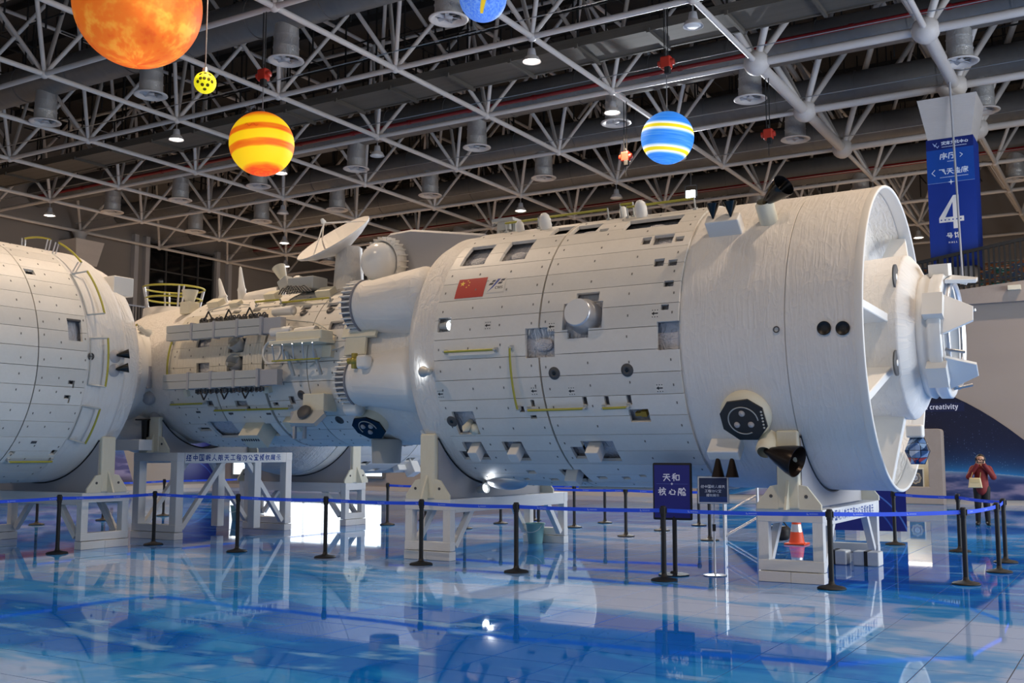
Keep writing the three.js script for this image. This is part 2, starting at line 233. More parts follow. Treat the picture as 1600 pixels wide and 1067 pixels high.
// ------------------------------------------------------------------ columns and the banner
for (const [x, z, label] of [[GX(0) - 0.16, GZ(4), 'white square column with flared capital behind the blue hall banner'], [-49.3, GZ(4), 'grey column with flared capital against the left upper wall']]) {
  const c = thing('column', label, 'column', [x, 6.8, z]);
  part('shaft', bx(1.08, 4.9, 1.08, 0, 2.45, 0), M.trussPaint, c);
  const g = new THREE.CylinderGeometry(1.27, 0.92, 1.32, 4, 1).rotateY(Math.PI / 4); part('capital', g.toNonIndexed().translate(0, 5.55, 0), M.trussPaint, c).geometry.computeVertexNormals();
  part('bearing', [latheY([[0.34, 6.2], [0.3, 6.5], [0.42, 6.75]], 20)], M.trussPaint, c);
}
{
  const tex = canvasTex(512, 1536, (c, w, h) => {
    c.fillStyle = '#0a4ba8'; c.fillRect(0, 0, w, h); c.fillStyle = '#04206f'; c.fillRect(0, 0, w, h * 0.085); c.fillStyle = '#0a3392'; c.fillRect(0, h * 0.345, w, h);
    c.strokeStyle = '#aebfe6'; c.lineWidth = 8; c.beginPath(); c.moveTo(75, 45); c.lineTo(95, 85); c.lineTo(120, 45); c.moveTo(90, 60); c.lineTo(125, 105); c.lineTo(140, 80); c.stroke();
    han(c, '滨海文化中心', 170, 38, 42, 7, 7, '#e6ebf6'); c.fillStyle = '#cfd8ee'; const fine = (x, y, w, hh) => { for (let q = 0; q < w; q += 9) c.fillRect(x + q, y, 6, hh); }; fine(172, 98, 270, 10);
    han(c, '序厅', 150, 175, 76, 16, 11, '#e9edf8'); c.strokeStyle = '#e9edf8'; c.lineWidth = 8; c.beginPath(); c.moveTo(365, 195); c.lineTo(392, 218); c.lineTo(365, 242); c.stroke(); fine(225, 276, 70, 10);
    c.lineWidth = 8; c.beginPath(); c.moveTo(85, 370); c.lineTo(52, 405); c.lineTo(85, 440); c.stroke(); han(c, '飞天走廊', 135, 365, 70, 10, 10, '#e9edf8'); fine(140, 462, 300, 10);
    c.fillStyle = '#9fb6e6'; c.fillRect(0, h * 0.345 - 2, w, 4); c.fillStyle = '#f2f5fc'; c.beginPath(); const sx = 256, sy = h * 0.345; for (let k = 0; k < 8; k++) { const r = k % 2 ? 10 : 36, a = k * Math.PI / 4; c[k ? 'lineTo' : 'moveTo'](sx + r * Math.sin(a), sy - r * Math.cos(a)); } c.fill();
    c.fillStyle = '#efeae6'; c.beginPath(); const p = [[270, 690], [330, 690], [330, 945], [378, 945], [378, 1005], [330, 1005], [330, 1085], [262, 1085], [262, 1005], [110, 1005], [110, 950]]; p.forEach((q, i) => c[i ? 'lineTo' : 'moveTo'](...q)); c.fill();
    c.fillStyle = '#0a3392'; c.beginPath(); c.moveTo(262, 770); c.lineTo(262, 945); c.lineTo(178, 945); c.fill(); for (let k = 0; k < 6; k++) c.fillRect(126 + k * 42, 968, 15, 15);
    han(c, '号馆', 185, 1130, 66, 14, 10, '#efeae6'); c.fillStyle = '#efeae6'; c.font = 'bold 30px sans-serif'; c.fillText('H A L L', 200, 1256);
  });
  const b = thing('hall_banner', 'tall blue hall banner with a large white number four', 'banner', [GX(0) - 0.16, 7.5, GZ(4) + 0.62]);
  part('front_panel', bx(1.42, 4.22, 0.06, 0, 2.1, 0), SM({ color: 0x0a3392, roughness: 0.5 }), b);
  const pl = new THREE.PlaneGeometry(1.42, 4.22).translate(0, 2.1, 0.034); part('printed_face', pl, SM({ map: tex, roughness: 0.5 }), b);
  part('side_panel', bx(0.06, 4.22, 1.2, 0.68, 2.1, -0.63), SM({ color: 0x0a3392, roughness: 0.5 }), b);
  single('conduit', rod(V(GX(0) + 0.1, 7.0, GZ(4) + 1.0), V(GX(0) - 0.02, 13.5, GZ(4) + 1.0), 0.035, 8), M.greyPlate, 'thin grey pipe running down in front of the blue hall banner', 'pipe');
}
{ // balcony railings and the mural
  const r = thing('balcony_railing', 'dark bar railing rising along the balcony on the right', 'railing', [-4, 6.8, -35.3]), lo = (x) => -0.14 + 0.084 * (x + 5.21), hi = (x) => 0.82 + 0.148 * (x + 6.27), b = [];
  for (let x = -12; x < 3; x += 0.15) b.push(bxx(x + 4 - 0.03, x + 4 + 0.03, Math.min(lo(x), 0), hi(x), -0.02, 0.02)); part('bars', b, M.hanger, r).userData.kind = 'stuff';
  part('top_rail', bar(V(-8, hi(-12), 0), V(7, hi(3), 0), 0.08, 0.1), M.hanger, r); part('bottom_rail', bar(V(-8, lo(-12) + 0.12, 0), V(7, lo(3) + 0.12, 0), 0.05, 0.05), M.hanger, r);
  part('posts', [-11, -8, -5.3, -2.6, 0].map((x) => bxx(x + 4 - 0.06, x + 4 + 0.06, 0, hi(x), -0.05, 0.05)), M.hanger, r);
  struct('trim_3', prism([[-9, 6.2], [3, 6.2], [3, 7.3], [-5.21, 6.64], [-9, 6.5]], 0.3).translate(0, 0, -35.32), M.wall);
  const l = thing('balcony_railing', 'dark bar railing along the left balcony behind the docking node', 'railing', [-37.8, 6.8, -30]), c = []; for (let z = -6; z < 14; z += 0.16) c.push(bx(0.03, 1.2, 0.03, 0, 0.6, z)); part('bars', c, M.hanger, l).userData.kind = 'stuff'; part('top_rail', bx(0.08, 0.06, 20, 0, 1.22, 4), M.greyPlate, l);
  const mt = dataTex(512, 128, (u, v) => { const n = fbm(u * 30, v * 8, 4), k = fbm(u * 60 + 9, v * 16, 3), s = vnoise(u * 110, v * 40); let col = n > 0.55 ? [52, 120, 128] : n > 0.48 ? [40, 84, 74] : n > 0.42 ? [126, 78, 54] : [62, 86, 118]; if (k > 0.6) col = [150, 92, 58]; if (s > 0.86) col = [225, 225, 215]; return col; }, true);
  const m = thing('mural_panel', 'colourful mosaic mural behind the right balcony railing', 'mural', [-3, 6.8, -39]); part('panel', bx(14, 1.3, 0.1, 0, 0.66, 0), M.wall, m); part('mosaic_face', new THREE.PlaneGeometry(14, 1.25).translate(0, 0.66, 0.055), SM({ map: mt, roughness: 0.25 }), m);
  single('wall_lamp_box', bx(0.35, 0.14, 0.2, -3.2, 6.6, -35.05), M.cream, 'small cream box fixed to the beige wall under the right railing', 'box');
}
// ------------------------------------------------------------------ ducts, catwalk, pipes under the roof
{
  const section = new THREE.CylinderGeometry(0.62, 0.62, 2.92, 28, 1, true).rotateZ(Math.PI / 2), band = new THREE.CylinderGeometry(0.645, 0.645, 0.07, 28).rotateZ(Math.PI / 2);
  const drop = latheY([[0.36, 1.15], [0.38, 0.75], [0.4, 0.72], [0.38, 0.69], [0.39, 0.4], [0.41, 0.37], [0.39, 0.34], [0.4, 0.05]], 24);
  const ring = latheY([[0.36, 0.16], [0.4, 0.06], [0.55, 0.0], [0.56, -0.03], [0.5, -0.06], [0.38, 0.0], [0.36, 0.1]], 28);
  const hub = [latheY([[0.001, -0.02], [0.12, 0.0], [0.13, 0.08], [0.001, 0.1]], 16), ...[0, 1, 2, 3, 4, 5].map((k) => bx(0.28, 0.015, 0.12, 0.24, 0.05, 0).rotateX(0.5).rotateY(k * Math.PI / 3))];
  const hubG = merge(hub);
  const rows = [[-23.2, 'nearest of the big round ducts, passing behind the orange planet'], [-34.0, 'big round duct below the red sprinkler pipe'], [-39.4, 'big round duct in the row behind the red sprinkler pipe'], [-50.3, 'farthest big round duct under the roof'], [-44.8, 'big round duct second from the far end of the roof']];
  const dx = [-43.8, -38.9, -33.8, -28.15, -22.05, -16, -10.95, -4.3, 1.8];
  for (const [z, label] of rows) {
    const d = thing('air_duct', label, 'duct', [-17, 15.2, z]);
    for (let k = 0; k < 22; k++) { part('pipe_section', section, M.duct, d).position.set(-31.3 + k * 2.94, 0, 0); part('joint_band', band, M.duct, d).position.set(-32.77 + k * 2.94, 0, 0); }
    for (const x of dx) { if (z < -44 && z > -45) continue; const p = part('drop_pipe', drop, M.flex, d); p.position.set(x + 17, -1.6, 0); part('diffuser_ring', ring, M.trussPaint, p); part('diffuser_hub', hubG, M.greyPlate, p); }
  }
  const c = thing('catwalk', 'brown maintenance catwalk hung under the roof', 'catwalk', [-17, 14.4, -29.2]);
  part('deck', bx(66, 0.1, 1.5, 0, 0, 0), M.catwalk, c); part('edge_beam', [bx(66, 0.3, 0.08, 0, 0.05, 0.75), bx(66, 0.3, 0.08, 0, 0.05, -0.75)], M.catwalk, c);
  for (let k = 0; k < 27; k++) part('bearer', bx(0.1, 0.14, 1.7, -32 + k * 2.45, -0.1, 0), M.catwalk, c);
  for (let k = 0; k < 27; k++) for (const z of [-0.72, 0.72]) part('rail_post', bx(0.05, 1.1, 0.05, -32 + k * 2.45, 0.6, z), M.hanger, c);
  for (const z of [-0.72, 0.72]) for (const y of [0.65, 1.15]) part('guard_rail', bx(66, 0.045, 0.045, 0, y, z), M.hanger, c);
  const r = thing('sprinkler_pipe', 'dark red sprinkler pipe running the length of the roof', 'pipe', [-17, 14.8, -33.1]);
  part('pipe', [rod(V(-32, 0, 0), V(6.2, 0, 0), 0.075, 12), rod(V(6.2, 0, 0), V(6.9, 0.25, 0), 0.075, 12), rod(V(6.9, 0.25, 0), V(32, 0.25, 0), 0.075, 12)], M.red, r);
  for (let k = 0; k < 22; k++) part('coupling', rod(V(-31 + k * 2.9, k * 2.9 - 31 > 6.5 ? 0.25 : 0, 0), V(-30.85 + k * 2.9, k * 2.9 - 31 > 6.5 ? 0.25 : 0, 0), 0.1, 12), M.red, r);
  const r2 = thing('sprinkler_pipe', 'dark red pipe at the far end of the roof beside the blue banner', 'pipe', [-17, 14.6, -49.0]); part('pipe', rod(V(-32, 0, 0), V(32, 0, 0), 0.08, 12), M.red, r2);
}
// ------------------------------------------------------------------ high bay lamps under the frame nodes
function lampAt(i, j, lit, label, far) {
  const x = GX(i), z = GZ(j), y = 12.86, o = thing('high_bay_lamp', label, 'lamp', [x, y, z], 0, far ? 'high bay lamps nearer than the picture shows' : undefined);
  part('stem', [rod(V(0, 0.34, 0), V(0, 0.58, 0), 0.025, 8)], M.steel, o); part('housing', latheY([[0.001, 0.38], [0.1, 0.37], [0.13, 0.2], [0.13, 0.16]], 20), M.greyPlate, o);
  part('reflector', latheY([[0.12, 0.17], [0.2, 0.12], [0.27, 0.0], [0.275, -0.02], [0.26, -0.01], [0.19, 0.1], [0.11, 0.15]], 28), M.trussPaint, o);
  part('diffuser', latheY([[0.001, -0.03], [0.16, -0.02], [0.235, 0.02], [0.2, 0.06], [0.001, 0.07]], 24), lit ? M.glow : M.white, o);
  if (lit) { const s = new THREE.SpotLight(WARM, LAMP_CD, 0, 1.25, 0.6, 2); s.position.set(0, -0.12, 0); s.target.position.set(0, -5, 0); s.castShadow = true; s.shadow.radius = 10; o.add(s, s.target); }
}
for (const [i, j, l] of [[-2, 2, 'lit lamp nearest the top centre, right of the catwalk'], [-2, 3, 'lit lamp left of the blue striped planet'], [-5, 2, 'lit lamp below the small yellow moon'], [-5, 3, 'lit lamp peeping out under the orange striped planet'], [-8, 3, 'lit lamp at far left above the side module'], [-7, 5, 'upper of the two lit lamps left of the dish antenna'], [-8, 6, 'lower of the two lit lamps left of the dish antenna'], [-4, 5, 'lit lamp above the top handrails of the core module'], [-1, 6, 'lit lamp right of the upper black nozzle'], [-1, 8, 'lit lamp just right of the round end of the core module']]) lampAt(i, j, true, l);
for (const [i, j, l] of [[-4, 3, 'unlit lamp under the node right of the orange striped planet'], [-3, 5, 'unlit lamp above the round dome on the core module'], [-6, 4, 'unlit lamp above the dish antenna'], [-1, 2, 'unlit lamp near the top edge, left of the large white ball joints']]) lampAt(i, j, false, l);
for (const [i, j] of [[-8, 0], [-5, 0], [-2, 0], [1, 0], [1, 3], [-5, -2], [-2, -2], [1, -2]]) lampAt(i, j, true, 'lit high bay lamp under the nearer part of the roof', true);
{
  const o = thing('floodlight', 'bright white floodlight on the frame above the core module', 'lamp', [-16.1, 12.5, -41.64]); part('yoke', [bx(0.04, 0.5, 0.04, -0.26, 0.2, 0), bx(0.04, 0.5, 0.04, 0.26, 0.2, 0), bx(0.56, 0.04, 0.04, 0, 0.45, 0), rod(V(0, 0.45, 0), V(0, 1.02, 0), 0.03)], M.darkGrey, o);
  part('housing', rbx(0.46, 0.4, 0.22, 0, 0.05, -0.06, 0.03), M.darkGrey, o); part('lens_lamp', rbx(0.4, 0.34, 0.04, 0, 0.05, 0.07, 0.015), SM({ color: 0x222222, emissive: new THREE.Color().setRGB(0.9, 0.97, 1), emissiveIntensity: 16 }), o);
  const s = new THREE.SpotLight(DAY, 900, 0, 0.6, 0.5, 2); s.position.set(0, 0.05, 0.2); s.target.position.set(4, -6, 20); s.castShadow = true; s.shadow.radius = 8; o.add(s, s.target);
}
// ------------------------------------------------------------------ glowing planets on hoists
{
  const planet = (name, label, p, R, tex, glow, band) => {
    const o = thing(name, label, 'planet model', p); const t = tex; const m = SM({ map: t, emissiveMap: t, emissive: 0xffffff, emissiveIntensity: glow, roughness: 0.65 });
    part('lamp_globe', new THREE.SphereGeometry(R, 64, 40).rotateZ(band), m, o); part('hanging_cap', latheY([[0.001, R + 0.1], [0.05, R + 0.09], [0.07, R - 0.01]], 16), M.steel, o);
    const L = new THREE.PointLight(new THREE.Color().setRGB(...(name.includes('blue') ? [0.3, 0.55, 1] : [1, 0.55, 0.15])), 0.8 * R * R, 0, 2); L.position.set(0, -R - 0.9, 0); L.castShadow = true; L.shadow.radius = 10; o.add(L);
    part('cable', rod(V(0, R + 0.1, 0), V(0, 13.55 - p[1], 0), 0.014, 6), M.steel, o); return o;
  };
  const sunT = dataTex(1024, 512, (u, v) => { const n = fbm(u * 14, v * 9, 5, 14, 256), f = fbm(u * 60, v * 36, 3, 60, 256), t = 0.75 * n + 0.25 * f; return t < 0.5 ? mix3([212, 88, 18], [234, 114, 28], sstep(0.3, 0.5, t)) : mix3([234, 114, 28], [246, 160, 56], sstep(0.52, 0.74, t)); }, true);
  planet('sun_globe', 'huge mottled orange sun globe cut off by the top edge', [-18.43, 11.35, -14.76], 1.36, sunT, 0.5, 0);
  const jupT = dataTex(512, 512, (u, v) => { const y = v + 0.018 * (fbm(u * 10, v * 20, 3, 10, 256) - 0.5), f = 0.5 + 0.5 * fbm(u * 12, v * 60, 3, 12, 256); let c = [252, 206, 20]; for (const [a, w, k] of [[0.06, 0.13, 1], [0.415, 0.036, 0.9], [0.585, 0.034, 0.95], [0.87, 0.13, 0.9]]) c = mix3(c, a < 0.3 ? [240, 84, 14] : [226, 98, 14], k * f * 1.3 * (1 - sstep(w * 0.6, w * 1.35, Math.abs(y - a)))); return c; }, true);
  const jup = planet('orange_striped_planet', 'orange and yellow striped planet globe', [-19.94, 9.84, -20.136], 0.86, jupT, 0.75, 0.1);
  { const pts = []; for (let k = 0; k <= 40; k++) { const t = k / 40 * Math.PI * 4, a = -0.35 + k / 40 * 0.45, b = 0.34 + 0.05 * Math.sin(t); pts.push(V(Math.sin(a + 0.55) * Math.cos(b), Math.sin(b), Math.cos(a + 0.55) * Math.cos(b)).multiplyScalar(0.862)); } part('swirl_line', tube(pts, 0.006, 5, 90), SM({ color: 0xb07a10 }), jup); }
  const moonT = dataTex(256, 128, () => [236, 226, 22], true), moon = planet('crater_moon', 'small yellow moon globe with dark craters', [-16.26, 9.19, -14.76], 0.2245, moonT, 0.7, 0);
  for (const [a, b] of [[0.75, 0.1], [0.4, 0.1], [1.15, 0.05], [0.8, 0.75], [0.3, 0.6], [1.35, 0.6], [0.55, -0.5], [1.1, -0.5], [0.1, -0.2], [1.5, -0.1], [0.8, -0.95]]) part('crater', aim(latheY([[0.001, 0.012], [0.03, 0.012], [0.04, 0.0]], 14).translate(0, 0.2175, 0), V(Math.sin(a) * Math.cos(b), Math.sin(b), Math.cos(a) * Math.cos(b))), SM({ color: 0x5a5208 }), moon);
  const nepT = dataTex(256, 512, (u, v) => { const y = v, f = fbm(u * 8, v * 90, 3, 8, 256); let c = mix3([16, 110, 226], [96, 164, 238], f); for (const a of [0.585, 0.3]) { const d = Math.abs(y - a); c = mix3(c, [250, 252, 255], 1 - sstep(0.03, 0.075, d)); c = mix3(c, [236, 214, 30], 1 - sstep(0.012, 0.03, d)); } return c; }, true);
  planet('blue_striped_planet', 'blue planet globe with white and yellow stripes', [-10.5, 9.93, -25.512], 0.7, nepT, 0.75, -0.12);
  const bluT = dataTex(512, 256, (u, v) => { const n = fbm(u * 90, v * 50, 3, 90, 256); let c = mix3([40, 92, 205], [128, 170, 238], n); const d = Math.abs((u - 0.345) - 0.12 * (v - 0.35)); if (v > 0.16 && v < 0.5) c = mix3(c, [214, 176, 30], 1 - sstep(0.012, 0.026, d)); return c; }, true);
  planet('blue_speckled_planet', 'speckled blue globe with a yellow streak at the top edge', [-12.9, 12.3, -20.136], 0.56, bluT, 0.65, 0);
  for (const [x, y, z, l] of [[-19.94, 11.75, -20.136, 'red chain hoist above the orange striped planet'], [-10.5, 12.0, -25.512, 'red chain hoist above the blue striped planet'], [-9.72, 11.6, -31.9, 'red chain hoist hanging right of the blue striped planet'], [-14.66, 11.6, -31.9, 'red chain hoist hanging below the lamp left of the blue striped planet']]) {
    const h = thing('chain_hoist', l, 'hoist', [x, y, z]); part('motor_body', [rbx(0.3, 0.34, 0.22, 0, 0, 0, 0.05), latheX([[-0.22, 0.001], [-0.22, 0.09], [0.22, 0.09], [0.22, 0.001]], 16)], M.hoist, h); part('hook', [tube([V(0, 0.17, 0), V(0.02, 0.24, 0), V(0, 0.3, 0)], 0.015, 6)], M.darkGrey, h);
    part('chain', [rod(V(-0.05, 0.16, 0), V(-0.05, 13.52 - y, 0), 0.016), rod(V(0.05, 0.16, 0), V(0.05, 13.52 - y, 0), 0.016), rod(V(0, -0.17, 0), V(0, -0.7, 0), 0.012)], M.hanger, h); part('chain_bag', rbx(0.16, 0.2, 0.14, 0.06, -0.24, 0.06, 0.03), M.hanger, h);
  }
}
// ------------------------------------------------------------------ hull building: panels bent round an axis, x along it, angle 0 to the front and 90 up
function hull(cx, cy) {
  const h = { P: (x, t, r) => V(x - cx, cy + r * Math.sin(t * D2R), r * Math.cos(t * D2R)) };
  h.put = (g, x, t, r, spin = 0) => { // geometry with +z outward, +y up the curve, +x along the axis
    const s = Math.sin(t * D2R), c = Math.cos(t * D2R), m = new THREE.Matrix4().makeBasis(V(1, 0, 0), V(0, c, -s), V(0, s, c)); if (spin) g.rotateZ(spin); g.applyMatrix4(m); const p = h.P(x, t, r); return g.translate(p.x, p.y, p.z);
  };
  h.shell = (x0, x1, t0, t1, R, th, holes = [], step = 3) => {
    const cut = (a, b, e, st) => { const s = [a, b, ...e.filter((v) => v > a + 1e-4 && v < b - 1e-4)].sort((p, q) => p - q), o = []; for (let i = 0; i + 1 < s.length; i++) { const n = Math.max(1, Math.ceil((s[i + 1] - s[i]) / st)); for (let k = 0; k < n; k++) o.push(s[i] + (s[i + 1] - s[i]) * k / n); } o.push(b); return o; };
    const xs = cut(x0, x1, holes.flatMap((q) => [q[0], q[1]]), 99), ts = cut(t0, t1, holes.flatMap((q) => [q[2], q[3]]), step);
    const inn = (i, j) => { if (i < 0 || j < 0 || i >= xs.length - 1 || j >= ts.length - 1) return false; const x = (xs[i] + xs[i + 1]) / 2, t = (ts[j] + ts[j + 1]) / 2; return !holes.some((q) => x > q[0] && x < q[1] && t > q[2] && t < q[3]); };
    const P = [], N = [], U = [], nr = (t) => [0, Math.sin(t * D2R), Math.cos(t * D2R)];
    const quad = (c, n) => { for (const k of [0, 1, 2, 0, 2, 3]) { const [x, t, r] = c[k], p = h.P(x, t, r); P.push(p.x, p.y, p.z); N.push(...(n || nr(t))); U.push(x, t * D2R * R); } };
    for (let i = 0; i < xs.length - 1; i++) for (let j = 0; j < ts.length - 1; j++) {
      if (!inn(i, j)) continue; const a = xs[i], b = xs[i + 1], c = ts[j], d = ts[j + 1], r = R - th, tm = (c + d) / 2 * D2R;
      quad([[a, c, R], [b, c, R], [b, d, R], [a, d, R]]);
      if (!inn(i - 1, j)) quad([[a, c, r], [a, c, R], [a, d, R], [a, d, r]], [-1, 0, 0]); if (!inn(i + 1, j)) quad([[b, c, R], [b, c, r], [b, d, r], [b, d, R]], [1, 0, 0]);
      if (!inn(i, j - 1)) quad([[a, c, r], [b, c, r], [b, c, R], [a, c, R]], [0, -Math.cos(tm), Math.sin(tm)]); if (!inn(i, j + 1)) quad([[a, d, R], [b, d, R], [b, d, r], [a, d, r]], [0, Math.cos(tm), -Math.sin(tm)]);
    }
    const g = new THREE.BufferGeometry(); g.setAttribute('position', new THREE.Float32BufferAttribute(P, 3)); g.setAttribute('normal', new THREE.Float32BufferAttribute(N, 3)); g.setAttribute('uv', new THREE.Float32BufferAttribute(U, 2)); return P.length ? g : null;
  };
  h.decal = (x0, x1, t0, t1, R) => { const n = 6, P = [], N = [], U = []; for (let k = 0; k < n; k++) { const a = lerp(t0, t1, k / n), b = lerp(t0, t1, (k + 1) / n), q = [[x0, a, 0, k / n], [x1, a, 1, k / n], [x1, b, 1, (k + 1) / n], [x0, b, 0, (k + 1) / n]]; for (const i of [0, 1, 2, 0, 2, 3]) { const [x, t, u, v] = q[i], p = h.P(x, t, R); P.push(p.x, p.y, p.z); N.push(0, Math.sin(t * D2R), Math.cos(t * D2R)); U.push(u, v); } } const g = new THREE.BufferGeometry(); g.setAttribute('position', new THREE.Float32BufferAttribute(P, 3)); g.setAttribute('normal', new THREE.Float32BufferAttribute(N, 3)); g.setAttribute('uv', new THREE.Float32BufferAttribute(U, 2)); return g; };
  h.lathe = (prof, seg = 72) => { const g = latheX(prof, seg), p = g.attributes.position, u = g.attributes.uv; for (let i = 0; i < p.count; i++) u.setXY(i, p.getX(i) + Math.hypot(p.getY(i), p.getZ(i)), u.getX(i) * 12.9); return g.translate(-cx, cy, 0); };
  h.panels = (g, name, bays, t0, t1, step, R, th, holes, mats, gap = 0.11) => { for (const [a, b] of bays) for (let t = t0; t < t1 - 0.1; t += step) {
    const ta = t + gap, tb = Math.min(t + step, t1) - gap, runs = []; let from = a; // a cut-out as tall as the strip divides it into two panels
    for (const q of holes.filter((q) => q[1] > a && q[0] < b && q[2] <= ta + 0.05 && q[3] >= tb - 0.05).sort((p, q) => p[0] - q[0])) { if (q[0] > from + 0.01) runs.push([from, q[0]]); from = Math.max(from, q[1]); }
    if (from < b - 0.01) runs.push([from, b]);
    for (const [p, q] of runs) { const s = h.shell(p, q, ta, tb, R, th, holes.filter((o) => o[1] > p + 1e-4 && o[0] < q - 1e-4)); if (s) part(name, s, mats[Math.floor(rnd() * mats.length)], g); }
  } };
  h.rail = (g, pts, R, up = 0.1, r = 0.018, mat = M.yellow) => { const top = pts.map(([x, t]) => h.P(x, t, R + up)); part('handrail', top.length > 2 ? tube(top, r, 6, top.length * 6) : rod(top[0], top[1], r, 8), mat, g); for (const [x, t] of [pts[0], pts[pts.length - 1]]) part('rail_post', [rod(h.P(x, t, R - 0.03), h.P(x, t, R + up + 0.02), 0.014), h.put(bx(0.05, 0.07, 0.03), x, t, R + 0.01)], M.greyPaint, g); };
  return h;
}
const arc = (x, a, b, n = 6) => [...Array(n + 1).keys()].map((k) => [x, lerp(a, b, k / n)]);
// ------------------------------------------------------------------ the core module
const core = thing('core_module', 'large white cylindrical space station core module on cradles', 'space module', [-9, 1.08, -14.7]);
const C = hull(-9, 2.05), RC = 2.05, W = (x, y, z) => V(x + 9, y - 1.08, z + 14.7);
{
  const holes = [[-8.8, -8.36, 38.5, 53], [-8.1, -7.66, 39, 53.5], [-7.12, -6.7, 54, 64], [-7.5, -7.2, 56, 66], [-6.25, -5.4, 52, 62], [-6.65, -6.5, 53.2, 56], [-5.83, -5.69, 39.8, 44.2], [-5.66, -5.36, 38.8, 44.8], [-5.33, -5.2, 39.4, 42.4], [-5.54, -5.39, 27.4, 31], [-5.33, -5.2, 27.1, 29.9], [-5.34, -5.2, 18.1, 20.6], [-5.35, -5.24, 9, 11.1], [-5.4, -5.05, -5.7, 4.7],
    [-6.8, -6.2, 4, 14.5], [-6.62, -6.27, 14.5, 18.5], [-6.72, -6.4, 0.5, 4], [-7.39, -6.92, -6.1, 5.6], [-8.9, -8.67, 6.6, 12.7], [-8.78, -8.4, -38, -27], [-8.8, -8.45, -53, -42], [-8.93, -8.8, -53, -47.5], [-8.1, -7.76, -53.5, -42], [-6.8, -6.3, -53.5, -42], [-7.0, -6.8, -52, -45], [-7.42, -7.06, -73, -60], [-5.93, -5.64, -33.2, -27.8],
    [-7.46, -7.36, -31, -29.4], [-7.4, -7.34, -25.8, -22.8], [-6.58, -6.51, -25.9, -22.2], [-6.25, -6.18, -26, -22.2], [-5.92, -5.85, -25.8, -21.9], [-7.61, -7.53, -27.9, -25.4], [-8.0, -7.85, -64, -61], [-8.2, -8.1, -72, -69], [-7.75, -7.6, -72, -69], [-6.9, -6.75, -69, -66], [-6.5, -6.38, -69, -66], [-6.2, -6.1, -66, -64]];
  C.panels(core, 'hull_panel', [[-8.95, -7.185], [-7.155, -5.1]], -97.6, 78.8, 8.4, RC, 0.05, holes, painted);
  part('rear_hull', [C.shell(-8.95, -5.1, 79, 262, RC, 0.03)], painted[0], core);
  part('hull_liner', C.lathe([[-9.3, RC - 0.13], [-5.0, RC - 0.13]]), M.liner, core);
  part('dark_seam', C.shell(-7.19, -7.15, -97, 262, RC - 0.06, 0.01, [[-7.39, -6.92, -6.1, 5.6], [-7.42, -7.06, -73, -60]]), M.black, core);
  // fabric covered aft end and forward shoulder
  part('aft_blanket', C.lathe([[-5.11, RC - 0.1], [-5.1, RC - 0.035], [-5.05, RC - 0.025], [-3.74, RC - 0.02], [-3.725, RC - 0.03]], 120), M.blanketSoft, core);
  part('aft_blanket', C.lathe([[-3.72, RC - 0.03], [-3.71, RC - 0.018], [-2.86, RC - 0.012]], 120), M.blanketSoft, core);
  part('end_rim', C.lathe([[-2.9, RC - 0.03], [-2.88, RC + 0.0], [-2.8, RC], [-2.785, RC - 0.01], [-2.785, RC - 0.035], [-2.8, RC - 0.045], [-3.3, RC - 0.06]], 120), M.white, core);
  part('end_blanket', C.lathe([[-2.95, RC - 0.06], [-3.25, RC - 0.1], [-3.35, RC - 0.3], [-3.32, 1.5], [-3.38, 1.25], [-3.3, 1.07]], 96), M.blanket, core);
  part('forward_shoulder', C.lathe([[-8.96, RC - 0.02], [-9.3, RC - 0.03], [-9.48, RC - 0.1], [-9.56, RC - 0.3], [-9.6, 1.6], [-9.9, 1.48], [-10.3, 1.4]], 96), M.blanket, core);
  // fasteners: small dark heads in rows
  const f = []; for (const [a, b] of [[-8.95, -7.185], [-7.155, -5.1]]) for (let t = -93.4; t < 76; t += 8.4) for (let k = 0; k < 4; k++) { const x = lerp(a + 0.1, b - 0.1, k / 3); if (!holes.some((q) => x > q[0] - 0.05 && x < q[1] + 0.05 && t > q[2] - 1.5 && t < q[3] + 1.5)) f.push(C.put(bx(0.016, 0.032, 0.01), x + rr(-0.02, 0.02), t + rr(-1, 1), RC)); }
  part('fasteners', f, M.fastener, core).userData.kind = 'stuff';
  // flag, emblem, arrows
  part('flag_print', C.decal(-8.68, -8.18, 20.9, 30.4, RC + 0.003), SM({ roughness: 0.55, map: canvasTex(384, 256, (c) => { c.fillStyle = '#b3231d'; c.fillRect(0, 0, 384, 256); c.fillStyle = '#f2c84a'; const star = (x, y, r, q) => { c.beginPath(); for (let k = 0; k < 10; k++) { const a = q + k * Math.PI / 5, s = k % 2 ? r * 0.4 : r; c[k ? 'lineTo' : 'moveTo'](x + s * Math.sin(a), y - s * Math.cos(a)); } c.fill(); }; star(64, 64, 38, 0); star(128, 26, 13, 0.4); star(154, 52, 13, 0.8); star(154, 90, 13, 0); star(128, 115, 13, 0.5); }) }), core);
